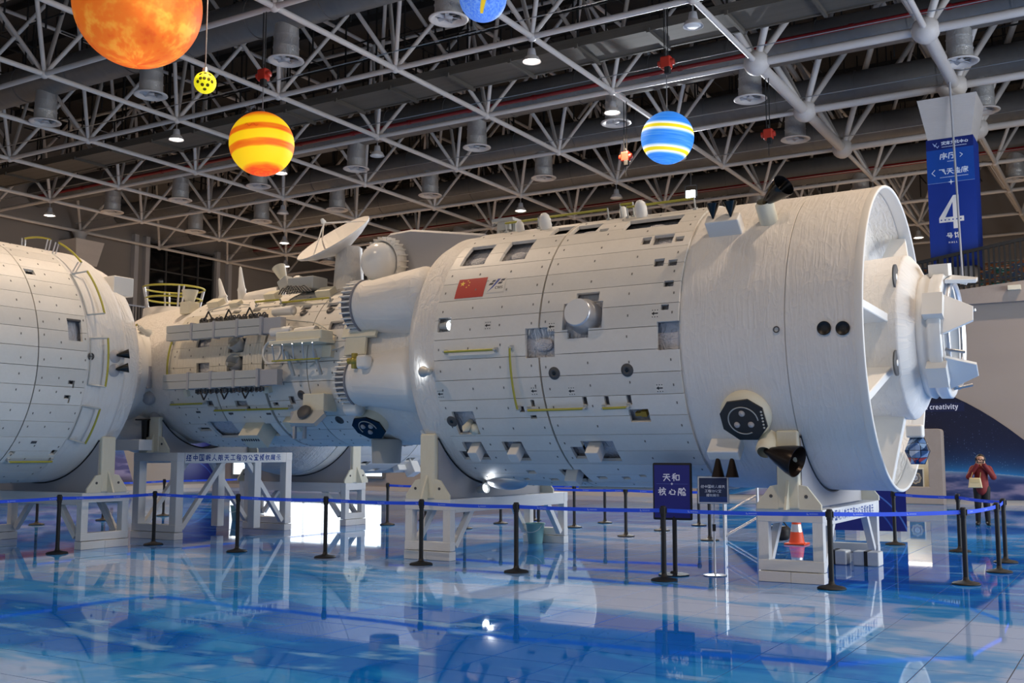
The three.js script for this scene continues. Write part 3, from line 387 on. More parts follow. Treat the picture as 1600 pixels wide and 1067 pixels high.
  part('emblem_print', C.decal(-8.14, -7.84, 22.4, 29.4, RC + 0.003), SM({ roughness: 0.55, map: canvasTex(256, 224, (c) => { c.fillStyle = '#dbd7cf'; c.fillRect(0, 0, 256, 224); c.fillStyle = '#27324f'; const q = (p, col) => { c.fillStyle = col; c.beginPath(); p.forEach((v, i) => c[i ? 'lineTo' : 'moveTo'](...v)); c.fill(); }; q([[62, 30], [108, 26], [94, 58], [46, 62]], '#27304a'); q([[30, 74], [86, 68], [70, 104], [12, 110]], '#1d2436'); q([[188, 22], [244, 18], [228, 50], [172, 54]], '#27304a'); q([[160, 66], [214, 62], [198, 96], [140, 100]], '#27304a'); q([[128, 14], [176, 12], [116, 106], [84, 150], [14, 214], [66, 138], [90, 96]], '#3b4f9a'); c.fillStyle = '#2a2a2c'; c.font = 'bold 56px sans-serif'; c.fillText('CMS', 116, 172); }) }), core);
  const arrowT = canvasTex(96, 96, (c) => { c.fillStyle = '#dad7cf'; c.fillRect(0, 0, 96, 96); c.fillStyle = '#17171a'; c.fillRect(34, 41, 50, 13); c.beginPath(); c.moveTo(10, 48); c.lineTo(40, 28); c.lineTo(40, 68); c.fill(); for (let k = 0; k < 3; k++) { c.fillRect(16 + k * 28, 8, 12, 9); c.fillRect(16 + k * 28, 80, 12, 9); } });
  const arrowM = SM({ map: arrowT, roughness: 0.55 }); for (const [x, t] of [[-6.97, 5.6], [-5.43, 7.9], [-7.31, -19.2], [-6.72, -19.7], [-5.42, -19.7], [-8.02, 8.0], [-8.9, -19.1]]) part('arrow_marking', C.decal(x - 0.06, x + 0.06, t - 1.7, t + 1.7, RC + 0.003), arrowM, core);
  // round port in the large cut-out, boxes in the others
  const port = part('side_port', C.put(latheY([[0.001, 0.2], [0.16, 0.2], [0.19, 0.19], [0.2, 0.15], [0.2, 0.02], [0.24, 0.0], [0.24, -0.12]], 36).rotateX(Math.PI / 2), -6.5, 9.3, RC - 0.02), M.silver, core); part('port_cover', C.put(latheY([[0.001, 0.005], [0.17, 0.004], [0.185, 0]], 36).rotateX(Math.PI / 2), -6.5, 9.3, RC + 0.18), M.white, port);
  for (const [x, t, w, hh] of [[-8.6, -47, 0.16, 0.2], [-7.92, -47.5, 0.16, 0.18], [-6.62, -47, 0.2, 0.2], [-7.24, -65, 0.2, 0.2]]) part('sensor_box', C.put(rbx(w, hh, 0.22, 0, 0, 0.06, 0.015), x, t, RC - 0.03), M.white, core);
  part('cone_antenna', C.put(merge([latheY([[0.05, -0.06], [0.06, 0.12], [0.001, 0.2]], 16).rotateX(Math.PI / 2), latheY([[0.09, 0], [0.07, 0.06], [0.001, 0.09]], 16).rotateX(Math.PI / 2).translate(0.08, -0.08, 0)]), -8.58, -34, RC - 0.06), M.cream, core);
  part('gold_unit', C.put(merge([bx(0.16, 0.05, 0.06), bx(0.08, 0.08, 0.09, 0.05, 0.01, 0)]), -5.78, -30.6, RC - 0.07), SM({ color: 0xa8842c, roughness: 0.4, metalness: 0.4 }), core);
  for (const [x, t] of [[-8.58, 44], [-7.88, 45], [-5.5, 41.5], [-6.9, 59], [-5.8, 57], [-7.14, -1]]) part('foil_bundle', C.put(new THREE.SphereGeometry(0.1, 12, 8).scale(1.5, 1, 0.4), x, t, RC - 0.1), M.liner, core);
  for (const [x, t] of [[-6.95, -12.5], [-5.85, -12.5], [-8.82, -31.5]]) { const p = part('porthole', C.put(latheY([[0.001, 0.005], [0.03, 0.006], [0.035, 0.02], [0.06, 0.02], [0.065, 0.008], [0.085, 0.008], [0.09, 0]], 28).rotateX(Math.PI / 2), x, t, RC), M.darkGrey, core); part('lens', C.put(latheY([[0.001, 0.012], [0.024, 0.01]], 18).rotateX(Math.PI / 2), x, t, RC + 0.004), M.blackGloss, p); }
  C.rail(core, [[-8.72, -1.9], [-7.86, -2.1]], RC, 0.07); C.rail(core, arc(-7.6, -1.7, -25.9), RC, 0.07); C.rail(core, [[-7.44, -26.4], [-6.55, -26.2]], RC, 0.07); C.rail(core, [[-6.27, -26.3], [-5.9, -26.1]], RC, 0.07);
  C.rail(core, [[-8.55, 72], [-7.95, 72]], RC, 0.15); C.rail(core, [[-7.9, 72], [-6.75, 72]], RC, 0.16); C.rail(core, [[-6.55, 73], [-6.35, 73]], RC, 0.2); C.rail(core, [[-6.4, 70], [-5.35, 70]], RC, 0.16); C.rail(core, [[-7.3, -74], [-6.0, -74]], RC, 0.08, 0.018, M.greyPaint);
  for (const [x, t, s] of [[-7.75, 68, 1], [-6.15, 68, 1], [-8.25, 70, 0.7], [-6.6, 78, 0.7]]) part('dome_antenna', C.put(latheY([[0.09, 0], [0.09, 0.14], [0.075, 0.2], [0.04, 0.24], [0.001, 0.25]], 20).scale(s, s, s).rotateX(Math.PI / 2), x, t, RC), M.white, core);
  part('top_bracket', [W(-8.9, 5.15, -14.4), W(-8.6, 5.16, -14.4)].map((p) => T(bx(0.05, 0.3, 0.05), p.x, p.y + 0.05, p.z)).concat([T(bx(0.4, 0.05, 0.3), 0.25, 4.27, 0.3), T(bx(0.22, 0.14, 0.2), 0.25, 4.18, 0.3)]), M.greyPaint, core);
  // exterior lamps that are switched on
  const lampGlow = SM({ color: 0x222222, emissive: new THREE.Color().setRGB(0.9, 0.95, 1), emissiveIntensity: 4 });
  for (const [x, t, r, dir, cd] of [[-8.78, 9.6, RC - 0.06, [1, 0, 0.08], 3], [-9.02, -9.2, RC + 0.14, [-1, 0.1, -0.5], 0.3], [-9.02, -75, RC + 0.12, [1, 0.2, 0.2], 0.9]]) {
    const p = C.P(x, t, r), d = V(...dir).normalize(), L = part('exterior_lamp', aim(latheY([[0.001, -0.12], [0.05, -0.11], [0.06, -0.02], [0.085, 0.06], [0.08, 0.06], [0.05, 0.0]], 18), d).translate(p.x, p.y, p.z), M.greyPaint, core);
    part('lamp_glass', aim(latheY([[0.001, 0.045], [0.06, 0.035]], 16), d).translate(p.x, p.y, p.z), lampGlow, L);
    const s = new THREE.SpotLight(DAY, cd, 0, 1.2, 0.8, 2); s.position.copy(p).addScaledVector(d, 0.1); s.target.position.copy(p).addScaledVector(d, 2).add(C.P(x, t, -0.55).sub(C.P(x, t, 0))); s.castShadow = true; core.add(s, s.target);
    part('lamp_bracket', rod(p, C.P(x, t, RC - 0.1), 0.03), M.greyPaint, L);
  }
  part('lamp_fairing', C.put(new THREE.SphereGeometry(0.5, 28, 16, 0, Math.PI * 2, 0, Math.PI / 2).rotateX(Math.PI / 2).scale(0.75, 0.42, 0.28), -8.62, -76, RC - 0.02), M.silver, core);
  // attitude thrusters on the aft end
  for (const [x, t] of [[-3.24, -1.3], [-3.02, -1.7]]) part('thruster_opening', C.put(latheY([[0.085, 0.012], [0.075, 0.02], [0.06, 0.0], [0.03, -0.004], [0.001, -0.005]], 28).rotateX(Math.PI / 2), x, t, RC - 0.008), M.black, core);
  part('lashing_ring', C.put(new THREE.TorusGeometry(0.035, 0.008, 6, 18), -3.82, -0.8, RC), M.darkGrey, core);
  const sen = part('docking_sensor', C.put(latheY([[0.31, -0.1], [0.33, 0.02], [0.3, 0.1], [0.26, 0.12]], 40).rotateX(Math.PI / 2), -4.32, -30.7, RC), M.cream, core);
  part('sensor_face', C.put(merge([prism([[-0.29, 0.1], [-0.17, 0.26], [0.1, 0.29], [0.27, 0.16], [0.29, -0.1], [0.14, -0.28], [-0.1, -0.28], [-0.28, -0.12]], 0.03)]), -4.32, -31, RC + 0.13), M.blackGloss, sen); part('sensor_ring', C.put(new THREE.TorusGeometry(0.19, 0.008, 6, 40, 5.2), -4.32, -31, RC + 0.15), M.greyPaint, sen);
  for (const [a, b] of [[0, 0.1], [-0.09, -0.06], [0.09, -0.06]]) part('sensor_lens', C.put(new THREE.SphereGeometry(0.042, 14, 10).translate(a, b, 0), -4.32, -31, RC + 0.14), M.greyPlate, sen); for (let k = 0; k < 6; k++) part('sensor_led', C.put(new THREE.SphereGeometry(0.014, 8, 6).translate(0.25, 0.12 - k * 0.045, 0), -4.32, -31, RC + 0.15), M.greyPaint, sen);
  const tb = part('thruster_block', C.put(rbx(0.42, 0.16, 0.26, 0, 0, 0.09, 0.02), -4.68, -44, RC), M.white, core); for (const k of [-0.09, 0.1]) part('nozzle', aim(latheY([[0.02, 0], [0.03, -0.02], [0.085, -0.24], [0.078, -0.24]], 22), UPV).translate(C.P(-4.68 + k, -44, RC + 0.16).x, C.P(0, -44, RC + 0.16).y - 0.07, C.P(0, -44, RC + 0.16).z), M.bronze, tb);
  const tu = part('thruster_block', C.put(rbx(0.46, 0.18, 0.26, 0, 0, 0.08, 0.02), -4.62, 43, RC), M.white, core); for (const k of [-0.12, 0.12]) part('nozzle', latheY([[0.008, 0], [0.02, 0.03], [0.09, 0.2], [0.083, 0.2]], 22).translate(C.P(-4.62 + k, 43, RC).x, C.P(0, 43, RC + 0.12).y + 0.05, C.P(0, 43, RC + 0.2).z + 0.02), M.blackGloss, tu);
  const noz = (x, t, dir, L, r, mat) => { const p = C.P(x, t, RC + 0.1), q = part('engine_mount', [C.put(latheY([[0.12, -0.1], [0.12, 0.24], [0.09, 0.28]], 24).rotateX(Math.PI / 2), x, t, RC)], M.cream, core), d = V(...dir).normalize(), e = C.P(x, t, RC + 0.24); part('engine_bell', aim(latheY([[0.03, 0], [0.05, 0.04], [r * 0.62, L * 0.45], [r * 0.9, L * 0.8], [r, L], [r * 0.95, L], [r * 0.8, L * 0.72], [r * 0.4, L * 0.25], [0.001, 0.06]], 36), d).translate(e.x, e.y, e.z), mat, q); };
  noz(-4.08, 47, [0.74, 0.4, 0.42], 0.4, 0.155, M.blackGloss); noz(-4.1, -41, [0.93, -0.3, 0.2], 0.46, 0.2, M.bronze);
  // aft docking drum inside the open end
  part('docking_drum', C.lathe([[-3.35, 1.06], [-2.62, 1.1], [-2.58, 1.08], [-2.5, 0.98], [-2.42, 0.8]], 72), M.blanketSoft, core);
  part('docking_collar', C.lathe([[-2.45, 0.72], [-2.43, 0.8], [-2.34, 0.83], [-2.3, 0.78], [-2.26, 0.83], [-2.14, 0.83], [-2.12, 0.8], [-2.12, 0.66], [-2.3, 0.62], [-2.3, 0.001]], 60), M.whiteGloss, core);
  part('capture_ring', C.lathe([[-2.1, 0.7], [-2.05, 0.72], [-2.03, 0.68], [-2.07, 0.64]], 60), M.silver, core);
  for (const a of [75, 15, -45]) { const q = prism([[-0.26, 0], [0.26, 0], [0.09, 0.34], [-0.09, 0.34]], 0.04, 0.006).applyMatrix4(new THREE.Matrix4().makeBasis(V(0, 0, 1), V(1, 0, 0), V(0, 1, 0))).rotateZ(-0.12).translate(-2.1 + 9, 0.74, 0).rotateX((90 - a) * D2R).translate(0, 2.05, 0); part('guide_petal', q, M.whiteGloss, core); }
  for (const a of [80, 20, -40]) part('latch_box', bx(0.24, 0.16, 0.3).translate(-2.2 + 9, 0.86, 0).rotateX((90 - a) * D2R).translate(0, 2.05, 0), M.white, core);
  part('petal_links', [30, 150, -20, -80, 80].map((a) => rod(V(6.9, 0.72, 0), V(7.12, 0.66, 0.06), 0.02).rotateX((90 - a) * D2R).translate(0, 2.05, 0)), M.steel, core);
  for (const a of [128, 8, -28, -80, 185]) part('gusset', prism([[-3.25 + 9, 1.05], [-2.7 + 9, 1.08], [-2.86 + 9, 1.94], [-3.05 + 9, 1.96]], 0.09, 0.01).rotateX((90 - a) * D2R).translate(0, 2.05, 0), M.white, core);
  for (const a of [38, -22]) { const d = part('grey_disc', latheX([[-0.012, 0.02], [-0.012, 0.16], [0.012, 0.16], [0.012, 0.02]], 28).translate(-2.62 + 9, 1.12, 0).rotateX((90 - a) * D2R).translate(0, 2.05, 0), M.darkGrey, core); part('disc_hub', latheX([[-0.014, 0.001], [-0.014, 0.04], [0.016, 0.04], [0.016, 0.001]], 12).translate(-2.62 + 9, 1.12, 0).rotateX((90 - a) * D2R).translate(0, 2.05, 0), M.white, d); }
  part('reflector_bracket', T(rbx(0.2, 0.16, 0.16, 0, 0, 0, 0.03), ...W(-2.42, 1.86, -13.6).toArray()), M.white, core);
  const facets = canvasTex(128, 128, (c) => { for (let i = 0; i < 6; i++) for (let j = 0; j < 6; j++) { c.fillStyle = (i > 2 && j > 3) ? '#a33a3a' : ['#2b4a78', '#7f9cc0', '#405f8f', '#b9c6da'][(i * 3 + j * 5) % 4]; c.beginPath(); c.moveTo(i * 21, j * 21); c.lineTo(i * 21 + 20, j * 21); c.lineTo(i * 21, j * 21 + 20); c.fill(); c.fillStyle = ['#22385c', '#5f7fae', '#8aa0c4'][(i + j * 2) % 3]; c.beginPath(); c.moveTo(i * 21 + 20, j * 21); c.lineTo(i * 21 + 20, j * 21 + 20); c.lineTo(i * 21, j * 21 + 20); c.fill(); } });
  part('retroreflector', T(new THREE.IcosahedronGeometry(0.2, 0).scale(0.8, 0.95, 0.8), ...W(-2.4, 1.62, -13.6).toArray()), SM({ map: facets, roughness: 0.2, flatShading: true }), core);
}
{ // ---------------------------------------------------------------- small-diameter section and docking node of the core module
  const RS = 1.42;
  const hA = [[-14.72, -14.36, 15, 22], [-14.62, -14.3, -4, 3], [-13.86, -13.48, 9, 20], [-13.86, -13.48, -5, 6], [-15.08, -14.78, -53, -49], [-14.72, -14.1, -62, -43], [-14.2, -14.0, 44, 48], [-13.7, -13.5, 44, 48], [-13.2, -13.06, 46, 49], [-14.5, -14.34, -29.5, -25], [-13.8, -13.5, -31, -26], [-13.6, -13.2, -60, -46]];
  const hB = [[-12.48, -12.26, 41, 46], [-11.9, -11.66, 41, 46], [-11.62, -11.28, 21, 27.5], [-12.5, -12.38, -30, -24], [-12.9, -12.78, -31, -28]];
  const Rt = [M.ribbed];
  C.panels(core, 'ribbed_panel', [[-15.35, -13.02]], -15, 45, 15, RS, 0.05, hA, Rt); C.panels(core, 'hull_panel', [[-15.35, -13.02]], 45, 90, 15, RS, 0.05, hA, painted); C.panels(core, 'hull_panel', [[-15.35, -14.2], [-14.17, -13.02]], -105, -15, 15, RS, 0.05, hA, painted);
  C.panels(core, 'hull_panel', [[-12.96, -12.0], [-11.98, -11.0]], -105, 90, 13, RS, 0.05, hB, painted, 0.2);
  { const f = []; for (let t = -98; t < 84; t += 7.5) for (let k = 0; k < 12; k++) { const x = -15.2 + k * 0.38 + rr(-0.05, 0.05); if (![...hA, ...hB].some((q) => x > q[0] - 0.04 && x < q[1] + 0.04 && t > q[2] - 2 && t < q[3] + 2)) f.push(C.put(bx(0.016, 0.032, 0.01), x, t + rr(-2, 2), RS)); } part('fasteners', f, M.fastener, core).userData.kind = 'stuff'; }
  for (const [x, t] of [[-14.0, -36], [-13.1, -37], [-12.4, -36], [-14.8, -34], [-12.6, -12], [-11.3, -20]]) part('slot_cover', C.put(bx(0.1, 0.035, 0.02), x, t, RS), M.darkGrey, core);
  for (const [x, t, w, h2, d] of [[-14.9, 60, 0.3, 0.2, 0.12], [-14.3, 56, 0.22, 0.16, 0.1], [-13.5, 62, 0.26, 0.2, 0.14], [-12.2, 60, 0.34, 0.2, 0.12], [-11.5, 54, 0.2, 0.26, 0.1], [-11.3, 66, 0.4, 0.2, 0.14], [-12.9, -18, 0.14, 0.12, 0.1], [-14.9, -18, 0.1, 0.14, 0.08], [-12.6, -45, 0.3, 0.24, 0.14], [-11.5, 5, 0.2, 0.2, 0.1]]) part('equipment_box', C.put(rbx(w, h2, d, 0, 0, d / 2 - 0.01, 0.012), x, t, RS), M.cream, core);
  for (const [a, b, c, d] of [[-13.3, 28, -12.4, 30], [-12.4, 30, -11.4, 16], [-13.0, 12, -12.1, -2], [-11.9, -4, -11.2, 8], [-14.9, 50, -13.9, 53]]) part('cable_run', tube([C.P(a, b, RS + 0.02), C.P((a + c) / 2 + 0.05, (b + d) / 2 + 2, RS + 0.06), C.P(c, d, RS + 0.02)], 0.012, 6, 14), M.greyPaint, core);
  part('small_hull_liner', C.lathe([[-15.5, RS - 0.1], [-13.05, RS - 0.1], [-13.03, RS - 0.16], [-12.96, RS - 0.16], [-12.94, RS - 0.1], [-10.9, RS - 0.1]]), M.liner, core);
  part('rear_small_hull', C.shell(-15.35, -11, 91, 254, RS, 0.03), painted[1], core); part('seam_band', C.lathe([[-13.03, RS - 0.06], [-12.955, RS - 0.06]]), M.black, core);
  part('neck_blanket', C.lathe([[-11.02, RS - 0.08], [-10.98, RS - 0.02], [-10.3, RS - 0.03], [-9.6, RS - 0.02]]), M.blanketSoft, core);
  part('node_blanket', C.lathe([[-18.25, 0.1], [-18.15, 0.55], [-17.9, 0.95], [-17.5, 1.2], [-16.9, 1.36], [-16.3, 1.36], [-15.9, 1.32], [-15.6, 1.36], [-15.36, 1.4]]), M.blanket, core);
  // node fittings: ports towards both side modules, hatch with round handrail on top
  for (const q of [T(latheY([[0.9, 0], [0.86, 0.25], [0.95, 0.3], [0.95, 0.5]], 40).rotateX(Math.PI / 2), ...W(-16.8, 3.13, -13.55).toArray()), T(latheY([[0.9, 0], [0.86, 0.25], [0.95, 0.3], [0.95, 0.9]], 40).rotateX(-Math.PI / 2), ...W(-16.8, 3.13, -15.85).toArray())]) part('side_port_collar', q, M.white, core);
  { const c = W(-16.85, 4.42, -14.65), ring = (y, r, a0, a1) => tube([...Array(25).keys()].map((k) => { const a = lerp(a0, a1, k / 24); return V(c.x + r * Math.cos(a), c.y + y, c.z + r * Math.sin(a)); }), 0.02, 6, 60); part('hatch_collar', latheY([[0.6, -0.15], [0.58, 0.06], [0.5, 0.08], [0.001, 0.1]], 36).translate(c.x, c.y, c.z), M.blanketSoft, core);
    part('round_handrail', [ring(0.5, 0.6, 0, 6.28), ring(0.28, 0.55, 0, 6.28)], M.yellow, core); for (let k = 0; k < 8; k++) { const a = (Math.floor(k / 2) * Math.PI / 2) + (k % 2) * 0.16 + 0.4; part('rail_post', rod(V(c.x + 0.48 * Math.cos(a), c.y - 0.05, c.z + 0.48 * Math.sin(a)), V(c.x + 0.6 * Math.cos(a), c.y + 0.5, c.z + 0.6 * Math.sin(a)), 0.02), M.silver, core); } }
  C.rail(core, [[-16.7, 42], [-16.95, 30]], 1.34, 0.08); C.rail(core, arc(-15.32, 20, -6), RS, 0.06); C.rail(core, [[-15.37, -26], [-14.5, -26]], RS, 0.07); C.rail(core, [[-14.3, -31.7], [-13.5, -31.7]], RS, 0.07); C.rail(core, [[-13.5, -31.7], [-12.5, -31.7]], RS, 0.07); C.rail(core, [[-13.7, 52], [-13.1, 52]], RS, 0.08); C.rail(core, [[-13.0, 49], [-11.9, 49]], RS, 0.06);
  part('node_knob', C.put(merge([latheY([[0.14, -0.05], [0.1, 0.06], [0.05, 0.1], [0.05, 0.22], [0.001, 0.24]], 16).rotateX(Math.PI / 2)]), -16.3, 32, 1.34), M.greyPaint, core);
  part('node_bracket', T(merge([bx(0.14, 0.42, 0.1), bx(0.05, 0.05, 0.08, 0, 0.1, 0.06), bx(0.05, 0.05, 0.08, 0, -0.1, 0.06)]), ...W(-16.0, 3.0, -13.33).toArray()), M.greyPlate, core);
  part('node_valve', [C.put(latheY([[0.13, -0.02], [0.13, 0.06], [0.09, 0.1], [0.001, 0.1]], 20).rotateX(Math.PI / 2), -16.05, -22, 1.34), C.put(latheY([[0.12, -0.02], [0.12, 0.1], [0.001, 0.12]], 20).rotateX(Math.PI / 2), -16.1, -40, 1.3)], M.greyPlate, core);
  part('grapple_post', [T(latheY([[0.05, 0], [0.075, 0.55]], 12), ...W(-16.25, 1.66, -13.55).toArray()), T(bx(0.34, 0.025, 0.2), ...W(-16.25, 2.22, -13.55).toArray()), T(bx(0.34, 0.02, 0.24), ...W(-16.25, 1.66, -13.55).toArray())], M.black, core);
  part('node_belly', T(new THREE.SphereGeometry(0.9, 28, 18).scale(1, 0.55, 0.8), ...W(-16.8, 2.05, -14.2).toArray()), M.blanketSoft, core);
  // equipment on the ribbed side: two long beams with clips
  for (const [y, x0, x1, up] of [[3.74, -15.1, -12.75, 1], [2.86, -15.15, -12.8, -1]]) {
    const b = part('equipment_beam', [0, 1].map((k) => rbx(x1 - x0, 0.135, 0.12, (x0 + x1) / 2 + 9, y - 1.08 - 0.07 + k * 0.14, 1.66, 0.008)), M.greyPaint, core);
    for (let k = 0; k < 4; k++) part('beam_collar', bx(0.05, 0.31, 0.15, x0 + 9 + 0.65 + k * 0.56, y - 1.08, 1.66), M.greyPlate, b); part('beam_end_block', rbx(0.44, 0.27, 0.14, x1 + 9 + 0.18, y - 1.08, 1.62, 0.01), M.greyPlate, b);
    part('beam_clip', [...Array(14).keys()].flatMap((k) => [T(new THREE.TorusGeometry(0.04, 0.014, 5, 10), x0 + 9 + 0.8 + k * 0.12, y - 1.08 + up * 0.19, 1.64 + rr(-0.04, 0.04)), bx(0.05, 0.07, 0.06, x0 + 9 + 0.75 + k * 0.12, y - 1.08 + up * 0.18, 1.58)]), M.darkGrey, b).userData.kind = 'stuff';
    part('beam_hook', [0, 1, 2].map((k) => poly([V(x0 + 9.9 + k * 0.5, y - 1.08 + up * 0.18, 1.66), V(x0 + 10.0 + k * 0.5, y - 1.08 + up * 0.34, 1.66), V(x0 + 10.1 + k * 0.5, y - 1.08 + up * 0.2, 1.66)], 0.014)).flat(), M.black, b);
    part('beam_bracket', [-14.6, -13.9, -13.2].map((x) => rod(V(x + 9, y - 1.08, 1.62), C.P(x, Math.asin((y - 3.13) / 1.5) / D2R, RS - 0.03), 0.035)), M.greyPaint, b);
  }
  for (const [x, t, dx] of [[-13.66, 14, 0.15], [-13.66, 0.5, -0.25]]) part('recessed_sensor', C.put(merge([latheY([[0.14, 0.16], [0.13, 0.0], [0.06, -0.1], [0.001, -0.1]], 20).rotateX(Math.PI / 2 - 0.4), bx(0.06, 0.06, 0.2, -0.1, -0.02, 0.06)]).rotateZ(dx), x, t, RS - 0.06), M.greyPaint, core);
  [W(-12.6, 4.02, -13.35), W(-12.35, 3.62, -13.05), W(-11.85, 3.6, -13.1)].forEach((p) => part('equipment_tube', T(latheX([[-0.22, 0.001], [-0.22, 0.075], [0.22, 0.085], [0.22, 0.001]], 18), p.x, p.y, p.z), M.white, core));
  part('hoop', C.put(new THREE.TorusGeometry(0.2, 0.022, 8, 36), -12.72, 7, RS + 0.08), M.white, core);
  { const b = part('tool_tray', T(merge([rbx(1.1, 0.06, 0.4, 0, 0, 0, 0.01), rbx(1.0, 0.16, 0.3, 0.05, 0.1, 0, 0.02)]), ...W(-11.95, 3.42, -13.1).toArray()), M.cream, core); for (let k = 0; k < 5; k++) part('tray_bar', rod(V(-3.4 + k * 0.22, 2.3, 1.82), V(-3.5 + k * 0.22, 2.06, 1.66), 0.012), M.silver, b); part('tray_rail', rod(V(-3.55, 2.05, 1.66), V(-2.5, 2.05, 1.66), 0.014), M.yellow, b); part('tray_arm', [rod(V(-3.2, 2.2, 1.7), V(-3.2, 1.8, 1.5), 0.03), rod(V(-2.6, 2.2, 1.7), V(-2.6, 1.8, 1.5), 0.03)], M.greyPaint, b); }
  for (const [x, t] of [[-12.2, -23.3], [-12.35, 38], [-11.75, 38], [-11.6, -44]]) part('porthole', C.put(latheY([[0.001, 0.006], [0.03, 0.006], [0.035, 0.02], [0.06, 0.02], [0.065, 0.008], [0.08, 0.008], [0.085, 0]], 24).rotateX(Math.PI / 2), x, t, RS), M.darkGrey, core);
  { const b = part('camera_box', T(rbx(0.46, 0.3, 0.34, 0, 0, 0, 0.02), ...W(-11.75, 2.42, -13.35).toArray()), M.cream, core); part('camera_plate', T(prism([[-0.3, -0.18], [0.24, -0.2], [0.34, 0.02], [0.2, 0.16], [-0.34, 0.1]], 0.08).rotateX(-0.7), ...W(-11.8, 2.2, -13.15).toArray()), M.greyPaint, b); part('camera_lens', T(latheY([[0.001, 0.05], [0.11, 0.05], [0.13, 0]], 24).rotateX(Math.PI / 2 - 0.6), ...W(-11.85, 2.26, -13.09).toArray()), M.darkGrey, b); part('camera_mount', [T(rbx(0.34, 0.26, 0.3, 0, 0, 0, 0.03), ...W(-12.15, 2.16, -13.4).toArray()), T(bx(0.05, 0.3, 0.05), ...W(-12.2, 1.98, -13.25).toArray()), T(bx(0.05, 0.3, 0.05), ...W(-11.98, 1.98, -13.25).toArray())], M.greyPlate, b); }
  { const b = part('louvre_box', C.put(rbx(0.46, 0.36, 0.36, 0, 0, 0.1, 0.01), -13.55, -52, RS), M.cream, core); for (let k = 0; k < 8; k++) part('louvre', C.put(bx(0.012, 0.05, 0.02), -13.75 + k * 0.055, -50, RS + 0.29), M.darkGrey, b); }
  { const p = C.P(-11.0, -47, RS + 0.1), s = part('docking_sensor', C.put(latheY([[0.3, -0.1], [0.31, 0.06], [0.27, 0.1]], 32).rotateX(Math.PI / 2).scale(1, 0.85, 1), -10.95, -47, RS), M.cream, core); part('sensor_face', C.put(prism([[-0.3, 0.08], [-0.18, 0.22], [0.08, 0.24], [0.28, 0.12], [0.3, -0.1], [0.14, -0.24], [-0.1, -0.24], [-0.28, -0.1]], 0.03), -10.95, -47, RS + 0.12), M.blackGloss, s); part('sensor_ring', C.put(new THREE.TorusGeometry(0.17, 0.008, 6, 40, 3.6), -10.95, -47, RS + 0.14), M.greyPaint, s); for (const [a, b] of [[0, -0.08], [-0.08, 0.05], [0.08, 0.05]]) part('sensor_lens', C.put(new THREE.SphereGeometry(0.045, 12, 8).translate(a, b, 0), -10.95, -47, RS + 0.13), M.greyPlate, s); }
  part('belly_cylinder', T(latheY([[0.24, 0], [0.26, 0.4], [0.001, 0.42]], 28), ...W(-11.0, 1.42, -14.2).toArray()), M.greyPaint, core);
  part('belly_strap', [rod(W(-9.75, 1.95, -13.5), W(-9.3, 1.12, -13.55), 0.05, 8)], M.white, core);
  // two cone-shaped array drives on the shoulder, each with a ribbed ring
  for (const [x, y, z, r, rr2, m] of [[-10.95, 3.97, -13.42, 0.44, 0.56, M.blanket], [-11.05, 2.76, -13.4, 0.42, 0.55, M.blanketSoft]]) {
    const o = part('array_drive', T(latheX([[0.12, r * 0.98], [0.2, r], [0.3, r * 0.98], [1.35, rr2], [1.6, rr2 * 0.7], [1.7, 0.001]], 44), x + 9, y - 1.08, z + 14.7), m, core);
    part('drive_ring', T(latheX([[-0.1, r * 0.6], [-0.1, r * 0.92], [-0.07, r * 0.97], [-0.05, r * 0.84], [0.08, r * 0.86], [0.1, r * 1.03], [0.14, r * 1.03], [0.14, r * 0.9]], 44), x + 9, y - 1.08, z + 14.7), M.ringGrey, o); part('drive_cover', T(latheX([[-0.09, 0.001], [-0.08, r * 0.62]], 36), x + 9, y - 1.08, z + 14.7), M.greyPlate, o);
    for (let k = 0; k < 30; k++) part('ring_rib', bx(0.22, 0.07, 0.022, 0, r * 0.95, 0).rotateX(k * Math.PI / 15).translate(x + 9, y - 1.08, z + 14.7), M.white, o);
    part('drive_motor', T(latheX([[-0.12, 0.001], [-0.12, 0.12], [0.14, 0.13], [0.14, 0.001]], 20), x + 9 + 0.02, y - 1.08 - r * 1.05, z + 14.7 + 0.05), M.white, o);
  }
  part('gold_joint', T(merge([new THREE.SphereGeometry(0.075, 16, 12), latheX([[-0.12, 0.001], [-0.12, 0.05], [0.12, 0.05], [0.12, 0.001]], 14), latheY([[0.001, -0.12], [0.05, -0.12], [0.05, 0.12], [0.001, 0.12]], 14)]), ...W(-10.72, 3.05, -12.98).toArray()), SM({ color: 0xa89a4a, roughness: 0.35, metalness: 0.5 }), core); part('white_joint', T(rbx(0.2, 0.22, 0.2, 0, 0, 0, 0.05), ...W(-10.5, 3.02, -12.95).toArray()), M.white, core);
  part('side_cover', [C.put(rbx(0.7, 0.5, 0.06, 0, 0, 0, 0.01), -10.85, 22, RS + 0.06), C.put(rbx(0.42, 0.34, 0.06, 0, 0, 0, 0.01), -10.9, 8, RS + 0.06)], M.cream, core);
  // fairing with the dome
  part('root_fairing', prism([[-9.2, 5.05], [-9.25, 5.17], [-10.7, 5.4], [-11.15, 5.38], [-11.5, 5.18], [-11.66, 4.85], [-11.6, 4.4], [-9.4, 4.3]].map(([a, b]) => [a + 9, b - 1.08]), 0.5, 0.04).translate(0, 0, 0.0), M.greyPlate, core);
